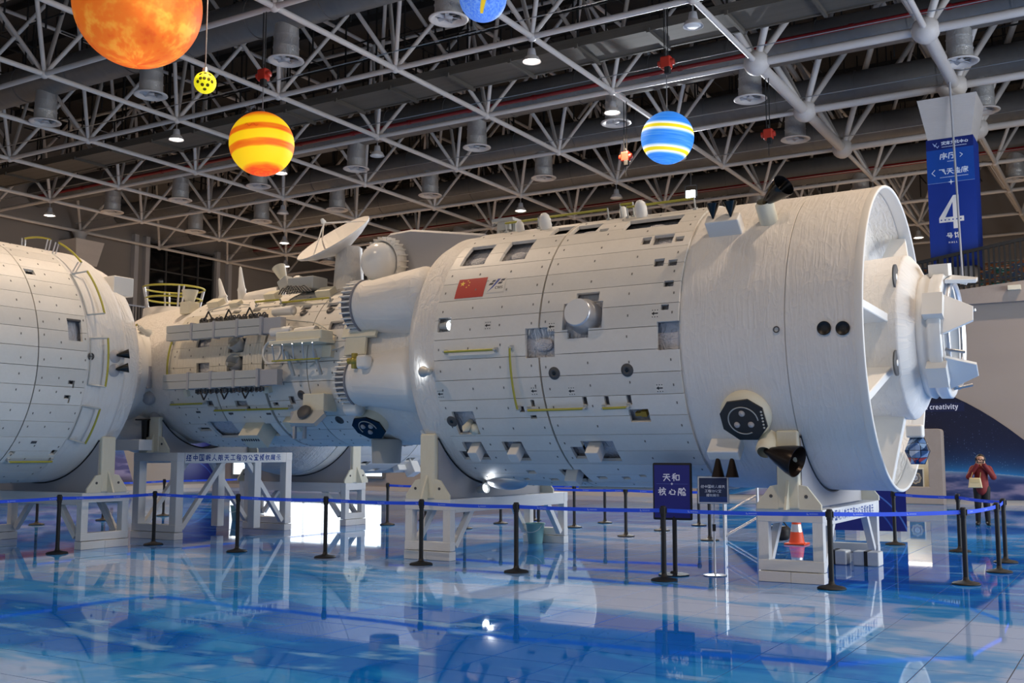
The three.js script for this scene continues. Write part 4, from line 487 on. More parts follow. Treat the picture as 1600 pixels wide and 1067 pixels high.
  { const p = W(-11.15, 4.86, -14.15), d = V(-0.08, -0.12, 0.99).normalize(), o = part('dome', aim(latheY([[0.34, -0.1], [0.345, 0.0], [0.33, 0.1], [0.28, 0.19], [0.2, 0.25], [0.1, 0.285], [0.001, 0.295]], 40), d).translate(p.x, p.y, p.z), M.whiteGloss, core); part('dome_ring', aim(latheY([[0.36, -0.03], [0.39, 0.0], [0.41, -0.12], [0.38, -0.26], [0.3, -0.28]], 40), d).translate(p.x, p.y, p.z), M.white, o); for (let k = 0; k < 26; k++) part('ring_rib', aim(bx(0.016, 0.22, 0.06, 0, -0.13, 0.41).rotateY(k * Math.PI / 13), d).translate(p.x, p.y, p.z), M.white, o); }
  // dish antenna on a blanketed mast
  { const R3 = V(0.857, 0, -0.515), U3 = V(0, 1, 0), Tc = V(0.505, -0.19, 0.84), n = R3.clone().multiplyScalar(-0.465).addScaledVector(U3, 0.85).addScaledVector(Tc, 0.4).normalize(), p = W(-12.55, 5.36, -14.7);
    part('dish_mast', T(new THREE.CylinderGeometry(0.24, 0.3, 0.95, 6, 6).rotateY(0.4), ...W(-12.3, 4.85, -14.7).toArray()), M.blanket, core);
    const o = part('dish', aim(latheY([[0.001, -0.02], [0.3, 0.01], [0.55, 0.09], [0.75, 0.21], [0.765, 0.2], [0.74, 0.16], [0.54, 0.05], [0.3, -0.04], [0.14, -0.1], [0.001, -0.12]], 56), n).translate(p.x, p.y, p.z), M.blanketSoft, core), f = p.clone().addScaledVector(n, 0.52), side = n.clone().cross(V(0.3, 0.1, 1)).normalize(), s2 = n.clone().cross(side);
    part('feed_strut', [0, 2.1, 4.2].map((a) => rod(p.clone().addScaledVector(n, 0.18).addScaledVector(side, 0.68 * Math.cos(a)).addScaledVector(s2, 0.68 * Math.sin(a)), f, 0.012)), M.white, o); part('feed_horn', aim(latheY([[0.001, 0], [0.05, 0.0], [0.03, 0.08], [0.001, 0.09]], 14), n).translate(f.x, f.y, f.z), M.white, o); }
  // small fittings on top
  const cone = (x, z, h, r, tilt) => T(latheY([[r, 0], [r * 0.9, h * 0.35], [r * 1.05, h * 0.37], [r * 0.75, h * 0.45], [r * 0.3, h * 0.95], [0.001, h]], 18).rotateZ(tilt), ...W(x, 3.13 + Math.sqrt(Math.max(0.1, 1.4 * 1.4 - (z + 14.7) ** 2)) - 0.08, z).toArray());
  part('spike_antenna', cone(-14.8, -14.1, 0.62, 0.085, 0.3), M.white, core); part('spike_antenna', cone(-14.55, -14.3, 0.75, 0.085, 0.12), M.white, core);
  { const b = part('horn_mount', T(rbx(0.26, 0.24, 0.26, 0, 0, 0, 0.02), ...W(-15.6, 4.35, -13.95).toArray()), M.cream, core); part('horn', T(latheY([[0.08, 0], [0.1, 0.05], [0.16, 0.24], [0.145, 0.24], [0.08, 0.06]], 22), ...W(-15.6, 4.46, -13.95).toArray()), M.cream, b); }
  { const b = part('star_tracker', T(rbx(0.24, 0.2, 0.2, 0, 0, 0, 0.02).rotateZ(0.5), ...W(-13.55, 4.72, -14.4).toArray()), M.greyPaint, core); part('tracker_baffle', T(latheY([[0.07, 0], [0.13, 0.26], [0.12, 0.26]], 20).rotateZ(0.5), ...W(-13.62, 4.82, -14.4).toArray()), M.cream, b); }
  part('top_box', [T(rbx(0.7, 0.2, 0.4, 0, 0, 0, 0.02), ...W(-13.1, 4.55, -14.5).toArray()), T(rbx(0.6, 0.22, 0.4, 0, 0, 0, 0.02), ...W(-12.75, 4.6, -14.1).toArray())], M.greyPaint, core); part('top_ball', T(new THREE.SphereGeometry(0.13, 18, 12), ...W(-13.25, 4.72, -14.4).toArray()), M.white, core);
  part('cable_bundle', [...Array(9).keys()].map((k) => tube([W(-13.2 + k * 0.06, 4.42, -13.85), W(-13.05 + k * 0.06, 4.52 + rr(-0.03, 0.03), -13.8), W(-12.9 + k * 0.07, 4.4, -13.75)], 0.012, 5, 10)), M.darkGrey, core).userData.kind = 'stuff';
  part('top_drum', T(latheX([[-0.4, 0.001], [-0.4, 0.2], [0.35, 0.25], [0.35, 0.001]], 24), ...W(-14.0, 4.42, -14.35).toArray()), M.blanketSoft, core);
  // exhibition lettering is on the cradles; soft drapes near the shoulder
}
// ------------------------------------------------------------------ side module in front of the node (left edge of the picture)
{
  const g = thing('side_module', 'white panelled side module cut off by the left edge', 'space module', [-16.8, 1.08, -11], Math.PI / 2), H = hull(11, 2.05), R = 2.05;
  const holes = [[10.74, 11.0, 7.5, 17.5], [10.78, 10.9, -12.2, -10.6], [10.87, 10.9, -14, -10.6], [10.76, 10.88, -19, -17.4], [10.85, 10.88, -21, -17.4], [10.24, 10.42, 40, 43.5], [10.24, 10.34, -49.5, -47.5], [10.98, 11.08, -50, -46.5]];
  H.panels(g, 'hull_panel', [[6.2, 10.19], [10.21, 11.1]], -97.6, 87.2, 8.4, R, 0.05, holes, painted); part('rear_hull', H.shell(6.2, 11.1, 87.5, 262, R, 0.03), painted[0], g); part('hull_liner', H.lathe([[6, R - 0.13], [11.4, R - 0.13]]), M.liner, g);
  part('end_blanket', H.lathe([[11.1, R - 0.05], [11.12, R], [11.8, R], [11.88, R - 0.03], [11.92, R - 0.12]], 96), M.blanketSoft, g); part('docking_cone', H.lathe([[11.9, R - 0.14], [12.05, R - 0.12], [12.25, R - 0.16], [12.35, R - 0.3], [12.4, 1.5], [12.8, 1.05], [13.1, 0.95]], 72), M.blanket, g);
  const f = []; for (let t = -93; t < 84; t += 8.4) for (const x of [9.9, 10.3, 10.6, 11.05, 9.3]) f.push(H.put(bx(0.016, 0.032, 0.01), x, t + rr(-2, 2), R)); part('fasteners', f, M.fastener, g).userData.kind = 'stuff';
  part('recess_lip', H.put(bx(0.26, 0.03, 0.05), 10.87, 17.4, R - 0.02), M.darkGrey, g);
  for (const [a, b] of [[45, 21], [9.5, -12], [-22, -39.6]]) { part('handrail', tube(arc(11.4, a, b).map(([x, t]) => H.P(x, t, R + 0.12)), 0.018, 6, 24), M.yellow, g); for (const t of [a, b]) part('rail_post', rod(H.P(11.14, t, R), H.P(11.4, t, R + 0.12), 0.016), M.greyPaint, g); part('rail_base', tube(arc(11.14, a, b).map(([x, t]) => H.P(x, t, R + 0.015)), 0.012, 5, 24), M.greyPaint, g); }
  for (const [a, b] of [[67, 48], [92, 73]]) { part('handrail', tube(arc(11.3, a, b).map(([x, t]) => H.P(x, t, R + 0.2)), 0.018, 6, 24), M.yellow, g); for (const t of [a, b]) part('rail_post', [0, 1].map((k) => rod(H.P(11.24 + k * 0.06, t, R - 0.02), H.P(11.24 + k * 0.06, t, R + 0.2), 0.012)), M.silver, g); }
  H.rail(g, [[10.3, -52.8], [11.08, -52.8]], R, 0.06);
  for (const t of [2, -4.5]) { const b = part('thruster_base', H.put(latheY([[0.11, -0.04], [0.11, 0.01], [0.001, 0.02]], 22).rotateX(Math.PI / 2), 11.62, t, R), M.greyPlate, g), p = H.P(11.64, t + 0.6, R + 0.02); part('nozzle', aim(latheY([[0.015, 0], [0.03, 0.03], [0.085, 0.2], [0.075, 0.19], [0.02, 0.05]], 22), V(0.75, 0.15, 0.65)).translate(p.x, p.y, p.z), M.blackGloss, b); }
  part('lashing_ring', H.put(merge([new THREE.TorusGeometry(0.05, 0.012, 6, 18), bx(0.08, 0.03, 0.03)]), 11.15, 1, R + 0.01), M.darkGrey, g);
  part('arrow_marking', H.decal(10.5, 10.6, -42.5, -41, R + 0.003), M.darkGrey, g);
  part('side_box', T(rbx(0.42, 0.34, 0.42, 0, 0, 0, 0.02), 1.22, 3.44, 1.25), M.white, g);
}
{ // ---------------------------------------------------------------- side module behind the node
  const g = thing('side_module', 'white side module mostly hidden behind the core module', 'space module', [-16.8, 1.08, -24], Math.PI / 2), H = hull(24, 2.05), R = 2.05, holes = []; for (let k = 0; k < 12; k++) { const x = 18.6 + k * 0.8, t = -52 - (k * 37 % 26); holes.push([x, x + 0.3, t, t + 5]); }
  H.panels(g, 'hull_panel', [[18.0, 20.9], [20.93, 25], [25.03, 29.5]], -122, 80, 10.1, R, 0.05, holes, painted); part('rear_hull', H.shell(18, 29.5, 80.3, 237.6, R, 0.03), painted[1], g); part('hull_liner', H.lathe([[17.9, R - 0.13], [29.5, R - 0.13]]), M.liner, g);
  part('end_blanket', H.lathe([[29.5, R - 0.02], [29.8, R - 0.1], [29.9, 0.1]]), M.blanketSoft, g); part('docking_cone', H.lathe([[16.55, 0.95], [16.9, 1.05], [17.4, 1.6], [17.5, R - 0.2], [17.7, R - 0.06], [18.0, R - 0.02]], 72), M.blanket, g);
  part('belly_box', [H.put(rbx(0.3, 0.3, 0.4, 0, 0, 0.1, 0.02), 21.4, -62, R), H.put(rbx(0.5, 0.2, 0.16, 0, 0, 0.05, 0.02), 21.2, -66, R)], M.white, g); part('belly_dome', H.put(new THREE.SphereGeometry(0.22, 18, 12), 22.5, -45, R), M.white, g);
}
// ------------------------------------------------------------------ cradles under the modules
function cradle(label, [x, z], turn, R, yc, top, wx, zf, zb, text, tall) {
  const g = thing('display_cradle', label, 'stand', [x, 0, z], turn), h = wx / 2, b = tall ? 0.18 : 0.14, i = 0.004;
  for (const [s, ze] of [[1, zf], [-1, zb]]) {
    const fz = ze - s * b / 2;
    for (const sx of [-1, 1]) part('leg', rbx(b - 2 * i, top - 0.4, b - 2 * i, sx * (h - b / 2), top / 2 + 0.05, fz, 0.008), M.stand, g);
    part('end_beam', rbx(wx, 0.16, b, 0, top - 0.08, fz, 0.008), M.stand, g); part('sill_beam', rbx(wx, 0.13, b, 0, 0.205, fz, 0.008), M.stand, g);
    for (const q of [-1, 1]) part('plinth_block', rbx(wx / 2 - 0.003, 0.13, b + 0.03, q * wx / 4, 0.066, fz, 0.006), M.stand, g);
  }
  const zm = (zf + zb) / 2, L = zf - zb;
  for (const sx of [-1, 1]) { const px = sx * (h - b / 2); part('girder', rbx(b - i, 0.2, L - 2 * b - 0.004, px, top - 0.1, zm, 0.008), M.stand, g); part('brace', bar(V(px, 0.2, zf - 0.2), V(px, top - 0.15, zf - 0.2 - (top - 0.3) * 0.8), 0.09, 0.09), M.stand, g); part('brace', bar(V(px, 0.2, zb + 0.2), V(px, top - 0.15, zb + 0.2 + (top - 0.3) * 0.8), 0.09, 0.09), M.stand, g); if (tall) part('mid_leg', rbx(b, top - 0.2, b, px, top / 2, zm - 0.55, 0.008), M.stand, g); }
  // saddle: a thick plate cut to the hull, with a post and gussets on each side
  const aw = R * 0.765, n = 28, pts = [[-aw, top], [-aw, yc - Math.sqrt(R * R - aw * aw) + 0.04]]; for (let k = 0; k <= n; k++) { const a = lerp(-Math.asin(aw / R), Math.asin(aw / R), k / n), q = R + 0.015; pts.push([q * Math.sin(a), yc - q * Math.cos(a)]); } pts.push([aw, yc - Math.sqrt(R * R - aw * aw) + 0.04], [aw, top]);
  part('saddle', prism(pts, 0.3, 0.008).rotateY(Math.PI / 2), M.greyPlate, g);
  const lip = pts.slice(2, -2).map(([a, c]) => V(0, c + 0.004, -a)); part('rubber_lining', [-0.155, 0.155].map((o) => tube(lip.map((p) => V(o, p.y, p.z)), 0.014, 5, 40)), M.black, g);
  const py = yc - Math.sqrt(R * R - aw * aw) + 0.06;
  for (const s of [1, -1]) { part('saddle_post', rbx(0.28, py - top, 0.12, 0, (py + top) / 2, s * (aw + 0.02), 0.03), M.cream, g); for (const q of [-1, 1]) part('gusset_plate', prism([[0, 0], [0.27, 0], [0.27, 0.06], [0.1, 0.28], [0, 0.3]].map(([a, c]) => [q * (a + 0.13), c + top]), 0.03, 0.004).translate(0, 0, s * (aw + 0.05)), M.cream, g); part('centre_rib', prism([[0, 0], [0.16, 0], [0, 0.36]].map(([a, c]) => [s * a, c + top]), 0.03).rotateY(-Math.PI / 2).translate(0, 0, s * (aw + 0.08)), M.cream, g); for (const q of [-1, 1]) part('bolt', rod(V(q * 0.22, top + 0.16, s * (aw + 0.05) - 0.025), V(q * 0.22, top + 0.16, s * (aw + 0.05) + 0.025), 0.022, 12), M.darkGrey, g); }
  if (text) { const tw = Math.min(L - 0.3, 2.6), t = canvasTex(1024, 72, (c) => { c.fillStyle = '#dededc'; c.fillRect(0, 0, 1024, 72); han(c, '经中国载人航天工程办公室授权展示', 12, 12, 46, 16.5, 7, '#1b3d86'); }); part('lettering', new THREE.PlaneGeometry(tw, tw * 0.07).rotateY(Math.PI / 2).translate(h + 0.003, top - 0.1, zm + 0.05), SM({ map: t, roughness: 0.5 }), g); }
  return g;
}
cradle('low white cradle under the right end of the core module', [-3.85, -14.7], 0, 2.04, 3.13, 0.9, 0.82, 1.6, -1.55, true);
cradle('low white cradle under the middle of the core module, beside the teal bucket', [-9.35, -14.7], 0, 2.03, 3.13, 0.9, 0.84, 1.62, -2.1, false);
cradle('tall white braced cradle lettered in blue under the thin section', [-15.98, -14.7], 0, 1.43, 3.13, 1.6, 1.2, 1.12, -1.95, true, true);
cradle('white cradle under the side module at the left edge', [-16.8, -11.9], Math.PI / 2, 2.05, 3.13, 0.93, 0.95, 1.62, -1.62, false);
cradle('white cradle under the hidden rear side module', [-16.8, -18.5], Math.PI / 2, 2.05, 3.13, 0.93, 0.7, 1.62, -1.62, false);
single('white_beam', [rbx(1.5, 0.2, 0.3, -16.55, 1.74, -13.2, 0.01)], M.stand, 'short white beam beside the tall braced cradle under the node', 'beam');
// ------------------------------------------------------------------ belt stanchions
{
  const baseG = latheY([[0.001, 0], [0.165, 0], [0.168, 0.012], [0.15, 0.026], [0.06, 0.045], [0.036, 0.06], [0.034, 0.09]], 36), poleG = rod(V(0, 0.06, 0), V(0, 0.86, 0), 0.031, 20), capG = latheY([[0.034, 0.8], [0.037, 0.81], [0.037, 0.915], [0.03, 0.93], [0.001, 0.932]], 24), clipG = [0, 1, 2, 3].map((k) => bx(0.022, 0.07, 0.014, 0, 0.87, 0.04).rotateY(k * Math.PI / 2));
  const clip = merge(clipG), beltT = canvasTex(512, 32, (c) => { c.fillStyle = '#1c52ea'; c.fillRect(0, 0, 512, 32); c.fillStyle = '#a9bcf0'; c.fillRect(200, 7, 4, 16); c.fillRect(204, 19, 12, 4); for (let k = 0; k < 9; k++) { c.fillRect(222 + k * 8, 12, 5, 3); c.fillRect(222 + k * 8, 18, 6, 3); if (k % 2) c.fillRect(223 + k * 8, 12, 2, 9); } }); beltT.wrapS = THREE.RepeatWrapping;
  const beltM = SM({ map: beltT, roughness: 0.6 });
  const st = ([x, z, label]) => { const s = thing('belt_stanchion', label, 'stanchion', [x, 0, z], 0, 'black belt stanchions'); part('base', baseG, M.pvc, s); part('pole', poleG, M.pvc, s); part('belt_cassette', capG, M.pvc, s); part('belt_clip', clip, M.black, s); return s; };
  const belt = (s, a, b) => { const n = 12, P = [], N = [], U = [], I = [], dx = b[0] - a[0], dz = b[1] - a[1], L = Math.hypot(dx, dz), nx = -dz / L, nz = dx / L; for (let k = 0; k <= n; k++) { const t = k / n, y = 0.872 - 0.05 * t * (1 - t), x = dx * lerp(0.035 / L, 1 - 0.035 / L, t), z = dz * lerp(0.035 / L, 1 - 0.035 / L, t); for (const [o, d] of [[1, 1], [1, -1], [-1, 1], [-1, -1]]) { P.push(x + nx * 0.0015 * d, y + o * 0.024, z + nz * 0.0015 * d); N.push(nx * d, 0, nz * d); U.push((dx >= -1e-3 ? t : 1 - t) * L / 0.75, o > 0 ? 1 : 0); } if (k < n) { const i = k * 4, j = i + 4; I.push(i, i + 2, j, j, i + 2, j + 2, i + 1, j + 1, i + 3, j + 1, j + 3, i + 3); } } const g = new THREE.BufferGeometry(); g.setAttribute('position', new THREE.Float32BufferAttribute(P, 3)); g.setAttribute('normal', new THREE.Float32BufferAttribute(N, 3)); g.setAttribute('uv', new THREE.Float32BufferAttribute(U, 2)); g.setIndex(I); part('belt', g, beltM, s); };
  const chains = [[[-14.96, -8.9, 'stanchion just outside the left edge'], [-14.96, -10.84, 'stanchion standing before the left side module cradle'], [-14.96, -12.74, 'stanchion at the corner before the tall lettered cradle'], [-12.75, -12.55, 'stanchion before the right half of the tall lettered cradle'], [-10.89, -12.56, 'stanchion between the tall cradle and the middle cradle'], [-9.03, -12.49, 'stanchion before the middle cradle of the core module'], [-7.36, -12.36, 'stanchion right of the middle cradle, before the teal bucket'], [-5.29, -12.52, 'stanchion right in front of the tall blue sign'], [-3.28, -12.79, 'front stanchion at the right cradle of the core module'], [-1.98, -14.06, 'front stanchion in the right corner group'], [-1.79, -15.7, 'rightmost stanchion with the turned belt'], [-1.86, -17.13, 'rear stanchion at the right edge behind the rightmost one'], [-2.69, -18.6, 'stanchion on the return run behind the right corner'], [-3.86, -19.42, 'stanchion behind the round end of the core module']],
    [[-14.58, -18.88, 'rear stanchion left of the middle cradle'], [-12.45, -18.78, 'rear stanchion seen under the hull beside the middle cradle'], [-10.64, -18.75, 'rear stanchion hidden partly by the teal bucket'], [-8.66, -18.66, 'rear stanchion left of the tall blue sign'], [-6.95, -18.6, 'rear stanchion beside the aluminium truss']], [[-14.76, -20.58, 'farther stanchion seen between the middle cradle legs'], [-12.64, -20.54, 'farther stanchion left of the teal bucket'], [-10.64, -20.31, 'farther stanchion right of the teal bucket'], [-8.66, -20.41, 'farther stanchion behind the tall blue sign']], [[-12.55, -21.91, 'far row stanchion behind the teal bucket'], [-10.71, -21.95, 'far row stanchion in the open gap under the hull'], [-8.56, -22.25, 'far row stanchion behind the small framed notice']],
    [[-21.27, -14.86, 'far left stanchion seen under the left side module'], [-21.32, -16.64, 'far stanchion right of the left side module cradle'], [-21.51, -18.6, 'far stanchion behind the tall lettered cradle'], [-21.66, -25.94, 'most distant stanchion, left of the rear cradle opening']]];
  for (const c of chains) c.forEach((p, k) => { const s = st([p[0], p[1], 'black belt ' + p[2]]); if (k + 1 < c.length) belt(s, p, c[k + 1]); });
}
// ------------------------------------------------------------------ signs
{
  const t = canvasTex(512, 736, (c) => { c.fillStyle = '#0b0f7c'; c.fillRect(0, 0, 512, 736); han(c, '天和', 130, 120, 104, 30, 15, '#e3e6f6'); c.fillStyle = '#6f86d8'; c.fillRect(30, 262, 452, 3); c.fillStyle = '#e3e6f6'; c.beginPath(); [[256, 242], [264, 256], [278, 263], [264, 270], [256, 284], [248, 270], [234, 263], [248, 256]].forEach((p, i) => c[i ? 'lineTo' : 'moveTo'](...p)); c.fill(); han(c, '核心舱', 62, 318, 108, 34, 15, '#e3e6f6'); });
  const s = thing('information_sign', 'tall dark blue sign board on a black post before the hull', 'sign', [-5.42, 0, -13.15], 0.12); part('base', latheY([[0.001, 0], [0.2, 0], [0.2, 0.015], [0.05, 0.03], [0.04, 0.05]], 32), M.pvc, s); part('post', [rod(V(0.02, 0.02, 0), V(0.02, 0.76, 0), 0.03, 16)], M.pvc, s); part('frame', rbx(0.53, 0.75, 0.05, 0, 1.09, 0, 0.02), M.pvc, s); part('printed_face', new THREE.PlaneGeometry(0.48, 0.69).translate(0, 1.09, 0.027), SM({ map: t, roughness: 0.4 }), s);
  const t2 = canvasTex(512, 440, (c) => { c.fillStyle = '#0c2352'; c.fillRect(0, 0, 512, 440); c.fillStyle = '#0d3b86'; c.fillRect(0, 340, 512, 100); han(c, '经中国载人航天', 34, 130, 54, 10, 7, '#d6def0'); han(c, '工程办公室', 104, 212, 52, 10, 7, '#d6def0'); han(c, '授权展示', 134, 290, 50, 10, 7, '#d6def0'); });
  const n = thing('framed_notice', 'small silver framed blue notice on a thin stand right of the tall blue sign', 'sign', [-4.93, 0, -13.36], 0.22); part('base', latheY([[0.001, 0], [0.15, 0], [0.15, 0.012], [0.03, 0.025]], 28), M.silver, n); part('post', rod(V(0, 0.02, 0), V(0, 0.98, 0), 0.013, 14), M.silver, n); part('clamp', bx(0.04, 0.09, 0.04, 0, 0.62, 0), M.pvc, n); part('frame', rbx(0.41, 0.36, 0.025, 0, 1.11, 0.02, 0.008), M.silver, n); part('printed_face', new THREE.PlaneGeometry(0.365, 0.315).translate(0, 1.11, 0.0335), SM({ map: t2, roughness: 0.35 }), n);
}
// ------------------------------------------------------------------ posters and the wall display
{
  const X0 = -13, X1 = -1.4, Y0 = 0.16, Y1 = 4.1, et = dataTex(1024, 384, (u, v) => {
    const X = lerp(X0, X1, u), Y = lerp(Y0, Y1, v), hz = 1.02 - 0.02 * (X + 6) * (X + 6), d = Y - hz; let c;
    if (d > 0) { const g = Math.exp(-d * 2.6); c = mix3([6, 12, 44], [34, 116, 176], g); const s = vnoise(u * 420, v * 160); if (s > 0.93) c = mix3(c, [200, 215, 240], (s - 0.93) * 12); } else { const n = fbm(X * 1.2 + 40, Y * 4 + 9, 5); c = mix3([34, 52, 104], [134, 126, 156], sstep(0.35, 0.7, n)); c = mix3(c, [150, 200, 220], Math.exp(d * 12) * 0.6); } return c;
  }, true);
  const pts = [[X0, 0.17], [X1, 0.17]]; for (let k = 0; k <= 30; k++) { const x = lerp(X1, X0, k / 30); pts.push([x, Math.max(0.3, 4.0 - 0.1 * (x + 7.8) ** 2)]); }
  const g = prism(pts, 0.05), p = g.attributes.position, u = g.attributes.uv; for (let i = 0; i < p.count; i++) u.setXY(i, (p.getX(i) - X0) / (X1 - X0), (p.getY(i) - Y0) / (Y1 - Y0));
  const po = thing('space_poster', 'large arched wall poster of stars above the earth', 'poster', [0.12, 0, -35.46]); part('print_panel', g, SM({ map: et, roughness: 0.5 }), po);
  const tt = canvasTex(512, 96, (c) => { c.fillStyle = '#0a1640'; c.fillRect(0, 0, 512, 96); c.fillStyle = '#d9dcea'; c.font = 'bold 76px sans-serif'; c.fillText('& creativity', 14, 70); }); part('lettering', new THREE.PlaneGeometry(1.24, 0.27).translate(-5.56, 3.02, 0.028), SM({ map: tt, roughness: 0.5 }), po);
  const d = thing('wall_display', 'beige wall display with a lit niche below the star poster', 'display', [-6.72, 0, -35.16]); { const o = new THREE.Shape(), w = 1.5, r = 0.1; o.moveTo(-w, 0); o.lineTo(w, 0); o.lineTo(w, 2.3 - r); o.quadraticCurveTo(w, 2.3, w - r, 2.3); o.lineTo(-w + r, 2.3); o.quadraticCurveTo(-w, 2.3, -w, 2.3 - r); const hl = new THREE.Path([[-1.16, 0.5], [1.12, 0.5], [1.12, 1.9], [-1.16, 1.9]].map(([x, y]) => new THREE.Vector2(x, y))); o.holes.push(hl); part('surround', new THREE.ExtrudeGeometry(o, { depth: 0.44, bevelEnabled: true, bevelSize: 0.02, bevelThickness: 0.02, bevelSegments: 2 }).translate(-0.25, 0.02, -0.22), M.wall, d); } part('niche_back', bx(2.3, 1.5, 0.06, -0.24, 1.2, -0.2), M.cream, d);
  part('strip_lamp', bx(2.2, 0.05, 0.06, -0.24, 1.86, 0.1), SM({ color: 0x333333, emissive: 0xfff4e2, emissiveIntensity: 5 }), d); const nl = new THREE.RectAreaLight(0xfff4e2, 14, 2.2, 0.1); nl.position.set(-0.24, 1.82, 0.06); nl.rotation.x = -Math.PI / 2; d.add(nl);
  const pt = canvasTex(192, 224, (c) => { c.fillStyle = '#3a3f48'; c.fillRect(0, 0, 192, 224); for (let r = 5; r > 0; r--) { c.strokeStyle = ['#8d949c', '#b9bcc0', '#6a5a4a', '#9aa0a6', '#c9b48a'][r - 1]; c.lineWidth = 9; c.beginPath(); for (let k = 0; k <= 48; k++) { const a = k / 48 * Math.PI * 2, q = r * 14 + 5 * Math.cos(a * 8); c[k ? 'lineTo' : 'moveTo'](96 + q * Math.cos(a), 112 + q * Math.sin(a)); } c.stroke(); } });
  const f = thing('framed_plate', 'framed dark ornate plate leaning in the lit niche', 'picture', [-6.28, 0.5, -35.05]); part('frame', rbx(0.52, 0.62, 0.04, 0, 0.31, 0, 0.01), M.cream, f); part('picture', new THREE.PlaneGeometry(0.44, 0.54).translate(0, 0.31, 0.022), SM({ map: pt, roughness: 0.4 }), f);
  const rt = dataTex(512, 256, (u, v) => { const n = fbm(u * 9, v * 14, 5); let c = mix3([66, 60, 120], [142, 130, 170], sstep(0.35, 0.65, n)); c = mix3(c, [40, 96, 160], sstep(0.4, 0.75, v) * (1 - sstep(0.8, 0.85, v)) * sstep(0.4, 0.6, fbm(u * 6 + 5, v * 20, 3))); if (v > 0.86) c = [118, 34, 34]; if (v > 0.96) c = [216, 204, 196]; c = mix3(c, [60, 46, 70], 1 - sstep(0.0, 0.2, v)); if (Math.abs(u - 0.8) < 0.012 || Math.abs(u - 0.85) < 0.012) if (v > 0.18 && v < 0.8) c = [92, 30, 26]; return c; }, true);
  const rp = thing('rocket_poster', 'purple landscape wall poster seen past the left side module', 'poster', [-37.46, 0, -27.5], Math.PI / 2), gg = prism([[-4, 0.3], [3.2, 0.3], [2.3, 2.55], [-4, 2.55]], 0.04), gp = gg.attributes.position, gu = gg.attributes.uv; for (let i = 0; i < gp.count; i++) gu.setXY(i, (gp.getX(i) + 4) / 7.2, (gp.getY(i) - 0.3) / 2.25); part('print_panel', gg, SM({ map: rt, roughness: 0.5 }), rp);
  const bt = () => canvasTex(256, 256, (c) => { c.fillStyle = '#0a1466'; c.fillRect(0, 0, 256, 256); c.strokeStyle = '#3c64b4'; c.lineWidth = 5; c.beginPath(); c.arc(40, 330, 230, 4.6, 6.2); c.stroke(); c.strokeStyle = '#24489a'; c.beginPath(); c.arc(40, 330, 190, 4.6, 6.2); c.stroke(); });
  const bm = SM({ map: bt(), roughness: 0.4 }); const b1 = thing('display_board', 'dark blue display board behind the right cradle', 'board', [-4.75, 0, -21.2], 0.2); part('board', bx(1.5, 1.5, 0.05, 0, 0.85, 0), SM({ color: 0x0a1466, roughness: 0.4 }), b1); part('printed_face', new THREE.PlaneGeometry(1.5, 1.5).translate(0, 0.85, 0.028), bm, b1); part('foot', [bx(0.06, 0.1, 0.5, -0.6, 0.05, 0), bx(0.06, 0.1, 0.5, 0.6, 0.05, 0)], M.silver, b1);
  const b2 = thing('display_board', 'dark blue poster on the far wall seen through the tall cradle', 'board', [-37.45, 0.3, -34.4], Math.PI / 2); part('board', bx(2.6, 2.2, 0.04, 0, 1.1, 0), SM({ color: 0x0a1466, roughness: 0.4 }), b2); part('printed_face', new THREE.PlaneGeometry(2.6, 2.2).translate(0, 1.1, 0.022), bm, b2);
}
